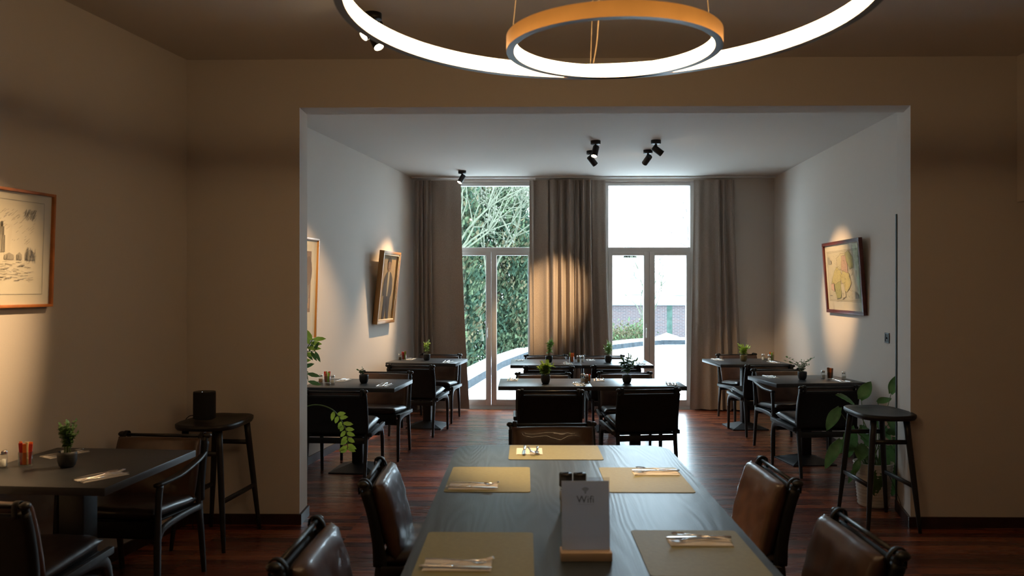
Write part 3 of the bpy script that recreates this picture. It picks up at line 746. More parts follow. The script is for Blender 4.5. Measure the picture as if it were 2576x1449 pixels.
def mill(x, label, fill):
    t = thing('spice_mill', label, 'mill', (x, 2.985, TZ), 0, 'two spice mills')
    bm = NB(); lathe(bm, [(0, 0), (.020, 0), (.0225, .004), (.0225, .022), (.021, .028), (.0215, .034), (.0215, .092), (.0195, .098)], 24); finish('glass_body', bm, M_glass, t)
    bm = NB(); lathe(bm, [(0, .004), (.0195, .004), (.0195, .075), (0, .077)], 20); finish('spice', bm, fill, t)
    bm = NB(); lathe(bm, [(.0218, .045), (.0220, .045), (.0220, .082), (.0218, .082)], 24); finish('paper_label', bm, M_card, t)
    bm = NB(); lathe(bm, [(.0195, .096), (.0235, .096), (.0240, .098), (.0240, .139), (.0225, .143), (0, .143)], 28); c = finish('cap', bm, M_blk, t)
    bm = NB(); box(bm, -.013, .013, -.003, .003, .1425, .1455, .001, mtx=Matrix.Rotation(R(40), 4, 'Z')); finish('grip', bm, M_blk, c)
mill(.147, 'black capped glass mill behind the Wifi sign, left one', M_salt); mill(.198, 'black capped glass mill behind the Wifi sign, right one', M_pep)

# ---------------------------------------------------------------- pictures
def poly(bm, pts, lay, mi):
    f = bm.faces.new([bm.verts.new((x, -.0006*lay, z)) for x, z in pts]); f.material_index = mi
    if f.normal.y > 0: pass
def picture(name, label, wall, y0, y1, z0, z1, side, fw, fd, m_frame, art, mats, mount=.0, tilt=4, off=.0, inner=None):
    """hung on a wall running in y; side +1 = wall on the left (faces +x), -1 = wall on the right. local x across, z up, faces -y"""
    xa, xb = wall(y0), wall(y1); W = math.hypot(xb-xa, y1-y0); Hh = z1-z0
    ang = math.atan2(y1-y0, xb-xa)
    if side > 0: rz = ang            # seen from the room, +x of the picture runs to the far end
    else: rz = ang+PI
    cx, cy = (xa+xb)/2, (y0+y1)/2
    nrm = Vector((math.sin(rz), -math.cos(rz), 0))
    top_out = math.sin(R(tilt))*Hh
    o = thing(name, label, 'picture', Vector((cx, cy, z0))+nrm*(fd+off+.004), 0)
    o.rotation_euler = Euler((R(tilt), 0, rz), 'XYZ')
    bm = NB(); w2 = W/2
    box(bm, -w2, w2, 0, fd, 0, fw, .002); box(bm, -w2, w2, 0, fd, Hh-fw, Hh, .002); box(bm, -w2, -w2+fw, 0, fd, fw-.002, Hh-fw+.002, .002); box(bm, w2-fw, w2, 0, fd, fw-.002, Hh-fw+.002, .002)
    fr = finish('frame', bm, m_frame, o)
    if inner:
        bm = NB(); k = fw; q = inner[0]
        box(bm, -w2+k, w2-k, .006, fd*.7, k, k+q, .001); box(bm, -w2+k, w2-k, .006, fd*.7, Hh-k-q, Hh-k, .001); box(bm, -w2+k, -w2+k+q, .006, fd*.7, k, Hh-k, .001); box(bm, w2-k-q, w2-k, .006, fd*.7, k, Hh-k, .001)
        finish('liner', bm, inner[1], o)
    bm = NB(); box(bm, -w2+fw*.5, w2-fw*.5, fd*.55, fd*.8, fw*.5, Hh-fw*.5); finish('mount', bm, M_paper, o, smooth=0)
    bm = NB(); art(bm, W-2*fw, Hh-2*fw, W, Hh); ao = finish('print', bm, mats, o, smooth=0); ao.location = (0, fd*.55-.0008, Hh/2)
    bm = NB(); box(bm, -w2+fw*.8, w2-fw*.8, fd*.3, fd*.3+.002, fw*.8, Hh-fw*.8); finish('glazing', bm, M_pglass, o, smooth=0)
    return o
def line(bm, pts, wd, lay, mi):
    for (x0, z0), (x1, z1) in zip(pts, pts[1:]):
        d = Vector((x1-x0, z1-z0)); l = d.length
        if l < 1e-6: continue
        n = Vector((-d.y, d.x))/l*wd/2; poly(bm, [(x0-n.x, z0-n.y), (x1-n.x, z1-n.y), (x1+n.x, z1+n.y), (x0+n.x, z0+n.y)], lay, mi)
def rect(bm, x0, x1, z0, z1, lay, mi): poly(bm, [(x0, z0), (x1, z0), (x1, z1), (x0, z1)], lay, mi)
A = lambda n, c: mat(n, c, .8)
# etching of a village with a church tower
def art_etch(bm, w, h, W, H):
    rnd = random.Random(3); x1 = w/2-.050; 
    line(bm, [(-w/2+.045, -h/2+.05), (x1, -h/2+.05), (x1, h/2-.04), (-w/2+.045, h/2-.04), (-w/2+.045, -h/2+.05)], .0015, 1, 0)
    L_, R_ = -w/2+.09, x1-.05
    for i in range(150):                                          # sky hatching
        x = rnd.uniform(L_, R_); z = rnd.uniform(.02, h/2-.09) if rnd.random() < .6 else h/2-.09-rnd.random()*.04; l = rnd.uniform(.01, .04)
        line(bm, [(x, z), (min(x+l*.7, R_), z+l*.5)], .0016, 2, 1)
    for i in range(60):
        x = R_-rnd.random()*.07; z = h/2-.075-rnd.random()*.04; line(bm, [(x, z), (x-.012, z-.02)], .0012, 2, 0)
    tx = L_+(R_-L_)*.66
    for k, (wd, za, zb) in enumerate(((.020, -.02, .06), (.014, .06, .10), (.007, .10, .125))):
        rect(bm, tx-wd, tx+wd, za, zb, 3, 1)
        for i in range(14): q = rnd.uniform(-wd, wd); line(bm, [(tx+q, za), (tx+q*.95, zb)], .0009, 4, 0)
    for i in range(9):
        x = L_+(R_-L_)*(i/9)+rnd.uniform(0, .02); wd = rnd.uniform(.03, .06); hh = rnd.uniform(.02, .045)
        poly(bm, [(x, -.055), (x+wd, -.055), (x+wd, -.055+hh), (x+wd/2, -.055+hh*1.5), (x, -.055+hh)], 3, 1)
        for q in range(10): xx = x+wd*rnd.random(); line(bm, [(xx, -.055), (xx+.003, -.055+hh*rnd.random())], .0012, 4, 0)
    for i in range(60): x = R_-rnd.random()*.06; z = -.05+rnd.random()*.06; line(bm, [(x, z), (x+rnd.uniform(-.004, .004), z-.02)], .0012, 4, 0)
    for i in range(170):
        x = rnd.uniform(L_, R_-.04); z = -.06-rnd.random()**.8*.10; l = rnd.uniform(.008, .045); line(bm, [(x, z), (min(x+l, R_), z+rnd.uniform(-.006, .006))], rnd.uniform(.0008, .002), 4, 0)
picture('etching', 'framed etching of a village with a church tower in an orange wood frame', WL, 3.28, 4.12, 1.465, 2.035, 1, .014, .030, M_orangewood, art_etch, [A('etch_ink', (.10, .09, .075)), A('etch_grey', (.40, .36, .28))], tilt=2)
# standing figure in a dark suit
def art_man(bm, w, h, W, H):
    rect(bm, -w/2+.02, w/2-.02, -h/2+.02, h/2-.02, 1, 0)
    rnd = random.Random(9)
    for i in range(30):
        x = rnd.uniform(-w/2+.03, w/2-.1); z = rnd.uniform(-h/2+.04, h/2-.12); a, b = rnd.uniform(.02, .07), rnd.uniform(.02, .09)
        poly(bm, [(x, z), (x+a, z+.01), (x+a*.9, z+b), (x+.01, z+b*.8)], 2+.05*i, 1 if rnd.random() < .5 else 2)
    k = h/.75
    body = [(-.075, .16), (-.135, .10), (-.16, -.05), (-.15, -.10), (-.105, -.09), (-.10, -.14), (-.105, -.36), (-.035, -.36), (.0, -.2), (.04, -.36), (.12, -.36), (.12, -.12), (.15, -.09), (.17, -.02), (.15, .10), (.09, .16), (.02, .185), (-.02, .185)]
    poly(bm, [(x*k, z*k) for x, z in body], 6, 3)
    poly(bm, [(x*k, z*k) for x, z in [(-.105, -.36), (-.035, -.36), (.0, -.2), (.04, -.36), (.12, -.36), (.11, -.11), (-.095, -.11)]], 7, 4)
    poly(bm, [(x*k, z*k) for x, z in [(-.025, .18), (.03, .18), (.035, .05), (.015, -.10), (-.02, -.10), (-.03, .05)]], 8, 5)
    poly(bm, [(.055*k*math.cos(a*PI/8), (.245+.072*math.sin(a*PI/8))*k) for a in range(16)], 9, 6)
    poly(bm, [(x*k, z*k) for x, z in [(-.06, .25), (-.062, .29), (-.04, .325), (.0, .335), (.045, .325), (.062, .29), (.06, .25), (.045, .28), (0, .29), (-.045, .28)]], 10, 7)
    for s in (-1, 1): line(bm, [((s*.032-.012)*k, .262*k), ((s*.032+.012)*k, .262*k)], .006, 11, 7)
    line(bm, [(0, .255*k), (.006*k, .232*k)], .005, 11, 4); line(bm, [(-.018*k, .212*k), (.018*k, .212*k)], .005, 11, 4)
picture('portrait_painting', 'gilt framed painting of a standing man in a dark suit by the curtain', WBL, 8.88, 9.50, 1.16, 1.975, 1, .030, .055, M_gold, art_man,
        [A('paint_ochre', (.42, .29, .14)), A('paint_sand', (.46, .34, .19)), A('paint_tan', (.36, .25, .13)), A('paint_suit', (.085, .07, .06)), A('paint_trouser', (.06, .048, .045)), A('paint_shirt', (.50, .40, .24)), A('paint_skin', (.28, .16, .09)), A('paint_hair', (.05, .04, .035))],
        tilt=6, inner=(.018, mat('liner_cream', (.55, .42, .24), .5)))
def art_tree(bm, w, h, W, H):
    x0, x1, z0, z1 = -w/2+.11, w/2-.12, -h/2+.23, h/2-.10
    rect(bm, x0, x1, z0, z1, 1, 0); rnd = random.Random(4)
    for i in range(60):
        x = rnd.uniform(x0, x1-.06); z = rnd.uniform(z0, z1-.09); a, b = rnd.uniform(.01, .06), rnd.uniform(.03, .09)
        poly(bm, [(x, z), (x+a, z), (x+a, z+b), (x, z+b)], 2+.04*i, rnd.choice((1, 2, 1, 3)))
    for i in range(4):
        x = x0+(x1-x0)*(.1+.25*i); poly(bm, [(x, z0+.08), (x+.02, z0+.08), (x+.045, z1-.05), (x-.02, z1-.05)], 6, 3)
        poly(bm, [(x+.01+.07*math.cos(a*PI/6), z1-.17+.13*math.sin(a*PI/6)) for a in range(12)], 6.5, 1)
picture('woodland_print', 'tall print in a thin golden frame, half hidden by the wall edge', WBL, 6.58, 7.29, 1.10, 2.0, 1, .018, .030, M_gold, art_tree,
        [A('print_brown', (.25, .17, .12)), A('print_umber', (.15, .11, .09)), A('print_peach', (.42, .27, .17)), A('print_grey', (.20, .19, .18))], tilt=2)
def art_map(bm, w, h, W, H):
    ax, az = w/2-.055, h/2-.06; z0 = -h/2+.085
    rect(bm, -ax, ax, z0, az, 1, 0)
    for d in (0, .012): line(bm, [(-ax+d, z0+d), (ax-d, z0+d), (ax-d, az-d), (-ax+d, az-d), (-ax+d, z0+d)], .0022, 2, 4)
    X = lambda u: -ax+u*2*ax; Z = lambda v: z0+v*(az-z0)
    rnd = random.Random(6)
    def blob(pts, mi, lay):
        q = []
        for (a, b), (c, d) in zip(pts, pts[1:]+pts[:1]):
            for i in range(4):
                t = i/4; q.append((X(a+(c-a)*t+rnd.uniform(-.010, .010)), Z(b+(d-b)*t+rnd.uniform(-.010, .010))))
        poly(bm, q, lay, mi); line(bm, q+[q[0]], .003, lay+.5, 4)
    blob([(.10, .36), (.22, .58), (.30, .68), (.42, .66), (.46, .52), (.40, .38), (.30, .34), (.12, .28)], 1, 3)
    blob([(.32, .72), (.34, .86), (.46, .93), (.60, .94), (.60, .74), (.48, .62), (.36, .64)], 5, 4)
    blob([(.46, .64), (.50, .88), (.62, .90), (.68, .72), (.66, .52), (.54, .44)], 2, 5)
    blob([(.62, .94), (.72, .98), (.84, .86), (.86, .66), (.74, .62), (.66, .76)], 3, 6)
    blob([(.44, .50), (.52, .60), (.70, .54), (.76, .34), (.62, .18), (.48, .22)], 1, 7)
    blob([(.22, .34), (.42, .40), (.44, .22), (.40, .06), (.26, .04)], 3, 8)
    blob([(.42, .36), (.52, .34), (.58, .10), (.44, .04)], 0, 9)
    blob([(.08, .34), (.2, .36), (.2, .20), (.10, .22)], 2, 10)
    for i in range(170):
        u, v = rnd.uniform(.2, .82), rnd.uniform(.06, .92); line(bm, [(X(u), Z(v)), (X(u)+rnd.uniform(.004, .018), Z(v)+rnd.uniform(-.003, .003))], .0022, 12, 4)
    for i in range(22):
        u, v = rnd.uniform(.2, .8), rnd.uniform(.1, .85); p = [(X(u), Z(v))]
        for k in range(5): u += rnd.uniform(-.03, .04); v += rnd.uniform(-.05, .03); p.append((X(u), Z(v)))
        line(bm, p, .0018, 12, 4)
    for (a, b, c, d) in ((.04, .16, .74, .90), (.86, .96, .06, .20)):
        poly(bm, [(X(a), Z(c)), (X(b), Z(c+.01)), (X(b*.9+a*.1), Z(c+.08)), (X((a+b)/2), Z(c+.09)), (X(a+.02), Z(d)), (X(a), Z(d-.02))], 11, 6)
    rect(bm, X(.04), X(.12), Z(.105), Z(.115), 11, 4)
picture('wall_map', 'antique coloured map in a dark red wooden frame on the right wall', WBR, 7.26, 8.29, 1.315, 2.01, -1, .032, .034, M_redwood, art_map,
        [A('map_paper', (.62, .56, .40)), A('map_yellow', (.58, .50, .22)), A('map_pink', (.56, .38, .28)), A('map_olive', (.42, .40, .16)), A('map_ink', (.12, .11, .08)), A('map_cream', (.60, .53, .33)), A('map_grey', (.30, .28, .22))], tilt=4)

# switch plate on the right wall
sw = P(2232, 848, y=6.85); ys = 6.82
o = thing('wall_switch', 'small black metal switch plate on the right wall', 'switch', (WBR(ys)-.001, ys, 1.145), math.atan2(1, .048)+PI)
bm = NB()
box(bm, -.045, .045, -.010, 0, -.042, -.030, .002); box(bm, -.045, .045, -.010, 0, .030, .042, .002); box(bm, -.045, -.030, -.010, 0, -.03, .03, .002); box(bm, .030, .045, -.010, 0, -.03, .03, .002)
finish('surround', bm, mat('switch_metal', (.06, .065, .07), .35, metal=.6), o)
bm = NB(); box(bm, -.030, .030, -.006, 0, -.030, .030, .001); sweep(bm, [(0, -.006, 0), (0, -.018, -.005)], .006, 8); finish('toggle', bm, M_blk, o)

# ---------------------------------------------------------------- chandelier
LZ = 2.393
ch = thing('ring_chandelier', 'pendant lamp of two glowing hoops, a wide one and a small brass one', 'lamp', (.238, 2.46, LZ))
def hoop(nm, cx, cy, Rr, hb, par, th=.027, m_out=M_bronze):
    bm = NB(); n = 128
    lathe(bm, [(Rr-th, 0), (Rr, 0)], n, (cx, cy, 0), 1); lathe(bm, [(Rr, 0), (Rr, hb)], n, (cx, cy, 0), 0); lathe(bm, [(Rr, hb), (Rr-th, hb)], n, (cx, cy, 0), 1)
    lathe(bm, [(Rr-th, hb), (Rr-th, 0)], n, (cx, cy, 0), 1)
    f = finish(nm, bm, [m_out, M_rim], par, smooth=30)
    bm = NB(); lathe(bm, [(Rr-th-.001, .0015), (Rr-th-.0035, .004), (Rr-th-.0035, hb-.003), (Rr-th-.001, hb-.001)], n, (cx, cy, 0)); finish('light_strip', bm, M_terra, f, smooth=30)
    return f
hoop('wide_hoop', 0, 0, .802, .055, ch); hoop('small_hoop', .071, .42, .377, .051, ch)
def cable(a, b, r=.0012, mid=None):
    bm = NB(); pts = [a]+([mid] if mid else [])+[b]; sweep(bm, pts, [r]*len(pts), 6, k=8); finish('suspension_cable', bm, M_cable, ch)
top = Vector((.0, .12, ZF-LZ-.03))
for a in (98, 170, 10): cable(Vector((.071+.366*math.cos(R(a)), .42+.366*math.sin(R(a)), .05)), top+Vector((.071+.30*math.cos(R(a)), .30+.2*math.sin(R(a)), .02)))
for a in (200, 340, 270): cable(Vector((.79*math.cos(R(a)), .79*math.sin(R(a)), .054)), top+Vector((.02*math.cos(R(a)), .02*math.sin(R(a)), 0)))
cable(Vector((.03, .785, .05)), top, .0022, Vector((.045, .70, .22)))
bm = NB(); lathe(bm, [(0, 0), (.48, 0), (.49, .006), (.49, .03), (0, .03)], 48, tuple(top+Vector((.05, .1, 0)))); finish('canopy', bm, M_bronze, ch)

# ---------------------------------------------------------------- spotlights
def spot(x, y, zc, target, label, power=40, size=38, blend=.6, on=True, col=(1.0, .66, .34), drop=.085):
    t = thing('ceiling_spotlight', label, 'spotlight', (x, y, zc), 0, 'black ceiling spotlights')
    bm = NB(); lathe(bm, [(0, 0), (.048, 0), (.048, -.030), (.045, -.034), (0, -.034)], 28); finish('ceiling_mount', bm, M_blk, t)
    bm = NB(); ball(bm, Vector((0, 0, -.046)), .014, 12); sweep(bm, [(0, 0, -.04), (0, 0, -drop)], [.006, .006], 8); finish('stem', bm, M_blk, t)
    piv = Vector((0, 0, -drop)); d = (Vector(target)-(Vector((x, y, zc))+piv)).normalized()
    q = d.to_track_quat('-Z', 'Y').to_matrix().to_4x4(); mt = Matrix.Translation(piv) @ q
    bm = NB(); lathe(bm, [(0, .035), (.029, .035), (.031, .032), (.031, -.075), (.028, -.075), (.027, -.068), (0, -.068)], 28, mtx=mt); hd = finish('lamp_head', bm, M_blk, t)
    bm = NB(); lathe(bm, [(.0265, -.0695), (.02, -.072), (0, -.073)], 20, mtx=mt); finish('lens', bm, M_bulb if on else mat('dead_lens', (.3, .3, .3), .2), hd)
    if on and power:
        ld = bpy.data.lights.new('spot_bulb', 'SPOT'); ld.energy = power; ld.spot_size = R(size); ld.spot_blend = blend; ld.color = col; ld.shadow_soft_size = .024
        lo = bpy.data.objects.new('spot_bulb', ld); COL.objects.link(lo); lo.parent = t; lo.location = mt @ Vector((0, 0, -.085)); lo.rotation_euler = q.to_euler()
GS = 1.4
def on_wall(wall, y, z, side): return (wall(y), y, z)
spot(-.84, 4.47, ZF, (-2.46, 3.28, 1.22), 'lit black spotlight on the front ceiling aimed left at the etching', 190, 40, 1.0)
spot(-.86, 4.62, ZF, (.24, 3.80, .74), 'lit black spotlight on the front ceiling aimed at the long table', 175, 32, .9)
spot(.676, 7.88, ZB, (.15, 7.05, .74), 'lit black spotlight above the nearer middle table', 60, 36)
spot(.680, 8.46, ZB, (2.5, 9.5, .80), 'black spotlight pointing away, behind the lit one over the middle tables', 45, 36)
spot(1.254, 7.86, ZB, (3.05, 8.0, 1.58), 'black spotlight over the middle tables aimed at the map on the right', 110, 32, .8)
spot(1.262, 8.42, ZB, (.30, 10.36, 1.42), 'black spotlight over the middle tables aimed at the middle curtain', 240, 25, .95)
spot(-.767, 9.86, ZB, (-1.66, 9.10, 1.15), 'lit black spotlight by the left curtain aimed at the portrait', 130, 44, .9)
spot(-1.0, 5.78, ZB, (-1.92, 7.2, 1.4), 'black spotlight behind the lintel aimed at the print', 100, 38, .9)

# ---------------------------------------------------------------- large plants
def big_leaf(bm, p, d, up, ln, wd, lobes=True):
    d = d.normalized(); s = d.cross(up).normalized(); u = s.cross(d); n = 10
    def prof(t): return (math.sin(PI*min(1, t*1.02))**.6)*(1-.35*t)
    rows = []
    for i in range(n+1):
        t = i/n; c = p+d*ln*(t-.12*(1-t))-u*ln*.35*t*t; w_ = wd/2*prof(max(t, .03))
        if lobes and i % 2 == 1: w_ *= .80
        rows.append((bm.verts.new(c), bm.verts.new(c+s*w_*.55+u*wd*.06), bm.verts.new(c+s*w_-u*wd*.03-d*(.06*ln if t < .1 else 0)), bm.verts.new(c-s*w_*.55+u*wd*.06), bm.verts.new(c-s*w_-u*wd*.03-d*(.06*ln if t < .1 else 0))))
    for a, b in zip(rows, rows[1:]):
        bm.faces.new((a[0], a[1], b[1], b[0])); bm.faces.new((a[1], a[2], b[2], b[1])); bm.faces.new((a[3], a[0], b[0], b[3])); bm.faces.new((a[4], a[3], b[3], b[4]))
mo = thing('monstera_plant', 'large leaved green plant in a ribbed white pot behind the right stool', 'plant', (2.50, 5.90, 0))
M_wpot = mat('white_ceramic', (.62, .58, .52), .45)
bm = NB(); pr = [(0, 0), (.098, 0)]
for i in range(13): pr += [(.103+.0022*i, .008+.0225*i), (.108+.0022*i, .018+.0225*i), (.104+.0022*i, .0285+.0225*i)]
pr += [(.137, .305), (.137, .312), (.127, .312), (.124, .27), (0, .265)]
lathe(bm, pr, 40); finish('ribbed_pot', bm, M_wpot, mo, smooth=50)
bm = NB(); lathe(bm, [(.124, .272), (0, .280)], 24); finish('soil', bm, M_soil, mo)
LV = [(2143, 1012, 5.95, .16, .13, (-.5, -.4, .5)), (2166, 1000, 5.95, .13, .11, (.3, -.2, .8)), (2243, 985, 5.95, .15, .09, (.35, 0, .9)), (2210, 1010, 6.0, .10, .08, (.6, 0, .3)), (2108, 1030, 5.75, .16, .10, (-.8, -.3, -.9)),
      (2141, 1080, 5.8, .19, .12, (-.2, -.4, -1)), (2110, 1112, 5.7, .20, .10, (-.8, -.3, -1.0)), (2135, 1110, 5.85, .15, .12, (-.6, -.3, -.2)), (2172, 1075, 5.9, .15, .14, (.1, -.6, -.5)), (2185, 1090, 5.85, .13, .12, (.2, -.8, .5)),
      (2210, 1065, 5.95, .14, .10, (.4, -.3, -.4)), (2240, 1060, 6.0, .14, .12, (.4, -.5, -.3)), (2170, 1120, 5.8, .14, .12, (-.4, -.8, -.3)), (2236, 1130, 5.76, .25, .23, (.05, -.5, -1.2)), (2255, 1105, 5.86, .17, .16, (.3, -.4, -.8)),
      (2208, 1185, 5.78, .18, .12, (-.1, -.3, -1.3)), (2160, 1160, 5.75, .10, .06, (-.5, -.2, -.9)), (2152, 1180, 5.76, .11, .05, (-.7, -.2, -.9)), (2250, 1200, 5.76, .15, .09, (-.2, -.3, -1.2)), (2232, 1085, 5.9, .15, .13, (.5, -.4, .2)), (2190, 1135, 5.85, .13, .12, (-.3, -.7, .1))]
for i, (px, py, yy, ln, wd, d) in enumerate(LV):
    if px > 2225: yy = 5.93; ln *= .9
    p = P(px, py, y=yy)-Vector(mo.location); bm = NB(); big_leaf(bm, p, Vector(d), Vector((.1*math.sin(i), -.6, 1)), ln, wd, wd > .12)
    lf = finish('leaf', bm, M_mon, mo, smooth=60)
    bm = NB(); b0 = Vector((.05*math.cos(i*2.4), .05*math.sin(i*2.4), .27)); md = (b0+p)/2+Vector((0, 0, .06)); sweep(bm, [b0, md, p], [.0035, .003, .002], 6, k=6); finish('leaf_stalk', bm, M_stem, lf)
bm = NB(); sweep(bm, [(.03, -.12, .3), (.06, -.2, .18), (.09, -.27, .04), (.12, -.31, .004)], .002, 5, k=5); finish('air_root', bm, M_bark, mo)
zz = thing('zamioculcas_plant', 'leafy plant with an arching stem just behind the left wall edge', 'plant', (-1.80, 5.86, 0))
bm = NB(); lathe(bm, [(0, 0), (.11, 0), (.15, .35), (.155, .48), (.14, .48), (.138, .44), (0, .43)], 32); finish('pot', bm, M_pot, zz)
bm = NB(); lathe(bm, [(.138, .445), (0, .45)], 24); finish('soil', bm, M_soil, zz)
def zstem(pts, k0, nl, ll, lw, m=M_leafy, seed=0):
    pts = [p-Vector(zz.location) for p in pts]; bm = NB(); sweep(bm, pts, [.0042]*(len(pts)-1)+[.0015], 8, k=8); s_ = finish('stem', bm, M_stem, zz)
    sp_, _ = smoothpath(pts, [.01]*len(pts), 8); rnd = random.Random(seed); bm = NB()
    for i in range(nl):
        t = k0+(1-k0)*i/(nl-1); j = min(int(t*(len(sp_)-1)), len(sp_)-2); p = sp_[j]; d = (sp_[j+1]-sp_[j]).normalized()
        sd = Vector((0, -1, 0)).cross(d)*(1 if i % 2 else -1); dd = (sd+d*.6+Vector((0, rnd.uniform(-.4, .2), rnd.uniform(-.1, .2))))
        leaf(bm, p, dd, Vector((0, -1, .3)), ll*rnd.uniform(.85, 1.1), lw, .08)
    finish('leaflets', bm, m, s_, smooth=60)
Q = lambda px, py, y: P(px, py, y=y)
zstem([Vector((-1.78, 5.86, .45)), Q(735, 1045, 5.86), Q(785, 1019, 5.72), Q(832, 1028, 5.68), Q(860, 1060, 5.66), Q(874, 1098, 5.66), Q(874, 1132, 5.66)], .56, 17, .066, .032, seed=1)
zstem([Vector((-1.80, 5.84, .45)), Q(720, 1000, 5.80), Q(742, 930, 5.75), Q(770, 880, 5.72), Q(788, 852, 5.72)], .62, 9, .095, .034, M_leafy, seed=2)  # brighter leaf colour on this stem paints in the print lamp's light
zstem([Vector((-1.82, 5.88, .45)), Q(700, 960, 5.80), Q(735, 900, 5.78), Q(765, 885, 5.74), Q(795, 884, 5.72)], .6, 9, .08, .026, M_leafd, seed=3)
zstem([Vector((-1.82, 5.84, .45)), Q(720, 1010, 5.78), Q(748, 930, 5.75), Q(768, 928, 5.74), Q(776, 962, 5.74)], .5, 8, .09, .032, M_leafd, seed=4)

# ---------------------------------------------------------------- outside
GZ = -.05
KERB = [(-1.6, 10.0), (-.98, 12.2), (-.90, 13.05), (-.45, 16.5), (.15, 19.3), (2.15, 21.1), (3.2, 22.6), (3.9, 23.2), (12, 23.6)]
bm = NB(); prism(bm, [(-1.6, 10.8), (12, 10.8), (12, 23.7), (3.9, 23.3), (3.2, 22.7), (2.15, 21.2), (.15, 19.4), (-.45, 16.6), (-.95, 13.05), (-1.3, 12.0)], GZ-.3, GZ); o = finish('ground_terrace', bm, M_snow, smooth=0); struct(o)
M_kerb = noisy(mat('kerb_bitumen', (.030, .036, .042), .8, spec=.1), 8, .3, .3)
def kerbrun(pts, h):
    bm = NB()
    for (a, b) in zip(pts, pts[1:]):
        a, b = Vector(a), Vector(b); d = (b-a).normalized(); n = Vector((-d.y, d.x))*.36; e = d*.05
        prism(bm, [tuple(a-e), tuple(b+e), tuple(b+n+e), tuple(a+n-e)], GZ-.02, GZ+h, 0)
        m_ = n*.04; prism(bm, [tuple(a-e+m_), tuple(b+e+m_), tuple(b+n+e), tuple(a+n-e)], GZ+h, GZ+h+.05, 1)
    struct(finish('trim_kerb', bm, [M_kerb, M_snow], smooth=0))
kerbrun(KERB[2:], .13)
bm = NB(); box(bm, -60, 60, 24, 140, -4.1, -4.0); struct(finish('ground_snow', bm, M_snow, smooth=0))
bm = NB(); box(bm, -60, -1.7, 10.9, 24, -3.6, -3.5); struct(finish('ground_garden', bm, M_soil, smooth=0))
# low shrub and litter by the kerb
M_yew = [leafmat('yew_dark', (.032, .056, .036), .4, .06, .8), leafmat('yew_mid', (.066, .090, .050), .4, .06, .8), leafmat('yew_brown', (.105, .092, .054), .3, .06, .8), leafmat('shrub_bright', (.075, .115, .055), .4, .08, .8)]
def conifer(x, y, z0, h, r, label, n, seed, mats=(0, 1, 2), weights=(4, 5, 2), cl=.22, name='yew_tree'):
    rnd = random.Random(seed); t = thing(name, label, 'tree', (x, y, z0))
    bm = NB(); sweep(bm, [(0, 0, 0), (.1, 0, h*.4), (0, .05, h*.95)], [(.16, .16), (.10, .10), (.02, .02)], 10, k=4)
    for i in range(14):
        a = rnd.uniform(0, 2*PI); z = h*rnd.uniform(.1, .85); q = r*.7; sweep(bm, [(0, 0, z), (math.cos(a)*q*.5, math.sin(a)*q*.5, z+.3), (math.cos(a)*q, math.sin(a)*q, z+.5)], [(.04, .04), (.025, .025), (.01, .01)], 6, k=3)
    finish('trunk', bm, M_bark, t)
    bm = NB()
    for c in range(int(n*2.1)):
        zc = h*rnd.uniform(.02, 1.0); rr = r*(.55+.45*math.sin(PI*min(1, (1-zc/h)*.9+.12)))*(.75+.25*noise.noise(Vector((zc*1.3, seed, 0)))); a = rnd.uniform(0, 2*PI)
        q = rr*rnd.uniform(.78, 1.05); cc = Vector((math.cos(a)*q, math.sin(a)*q, zc)); mi = rnd.choices(range(len(mats)), weights)[0]
        upd = Vector((math.cos(a)*.5, math.sin(a)*.5, 1)).normalized()
        for k in range(26):
            d = (upd+Vector((rnd.gauss(0, .45), rnd.gauss(0, .45), rnd.gauss(0, .3)))).normalized()
            p = cc+Vector((rnd.gauss(0, cl*.45), rnd.gauss(0, cl*.45), rnd.gauss(0, cl*.7)))
            s = d.cross(Vector((rnd.random()-.5, rnd.random()-.5, rnd.random()-.5))).normalized()*rnd.uniform(.012, .022); l = rnd.uniform(.05, .11)
            f = bm.faces.new([bm.verts.new(v) for v in (p-s*1.6, p+s*1.6, p+d*l+s, p+d*l*1.15, p+d*l-s)]); f.material_index = mi
    finish('foliage', bm, [M_yew[i] for i in mats], t, smooth=0)
conifer(-2.1, 17.0, -3.5, 8.6, 1.35, 'dense dark green yew seen at the left of the left garden door', 900, 1)
conifer(-.75, 20.3, -3.5, 8.4, 1.15, 'tall green yew filling the middle of the left garden door', 850, 2)
conifer(.45, 23.2, -3.5, 6.8, 1.0, 'brownish green yew partly hidden by the middle curtain', 600, 4, weights=(4, 4, 4))
conifer(-3.2, 23.5, -3.5, 10.5, 1.7, 'darkest yew standing behind the others', 700, 5, weights=(6, 3, 1))
conifer(-1.65, 14.0, -3.5, 4.6, .62, 'bright leafy shrub at the left of the kerb beside the curtain', 260, 6, mats=(3, 1), weights=(3, 2), cl=.16, name='garden_shrub')
conifer(1.0, 21.4, -3.5, 3.6, .7, 'dark shrub behind the kerb under the yews', 260, 8, mats=(0, 1), weights=(3, 2), cl=.16, name='garden_shrub')
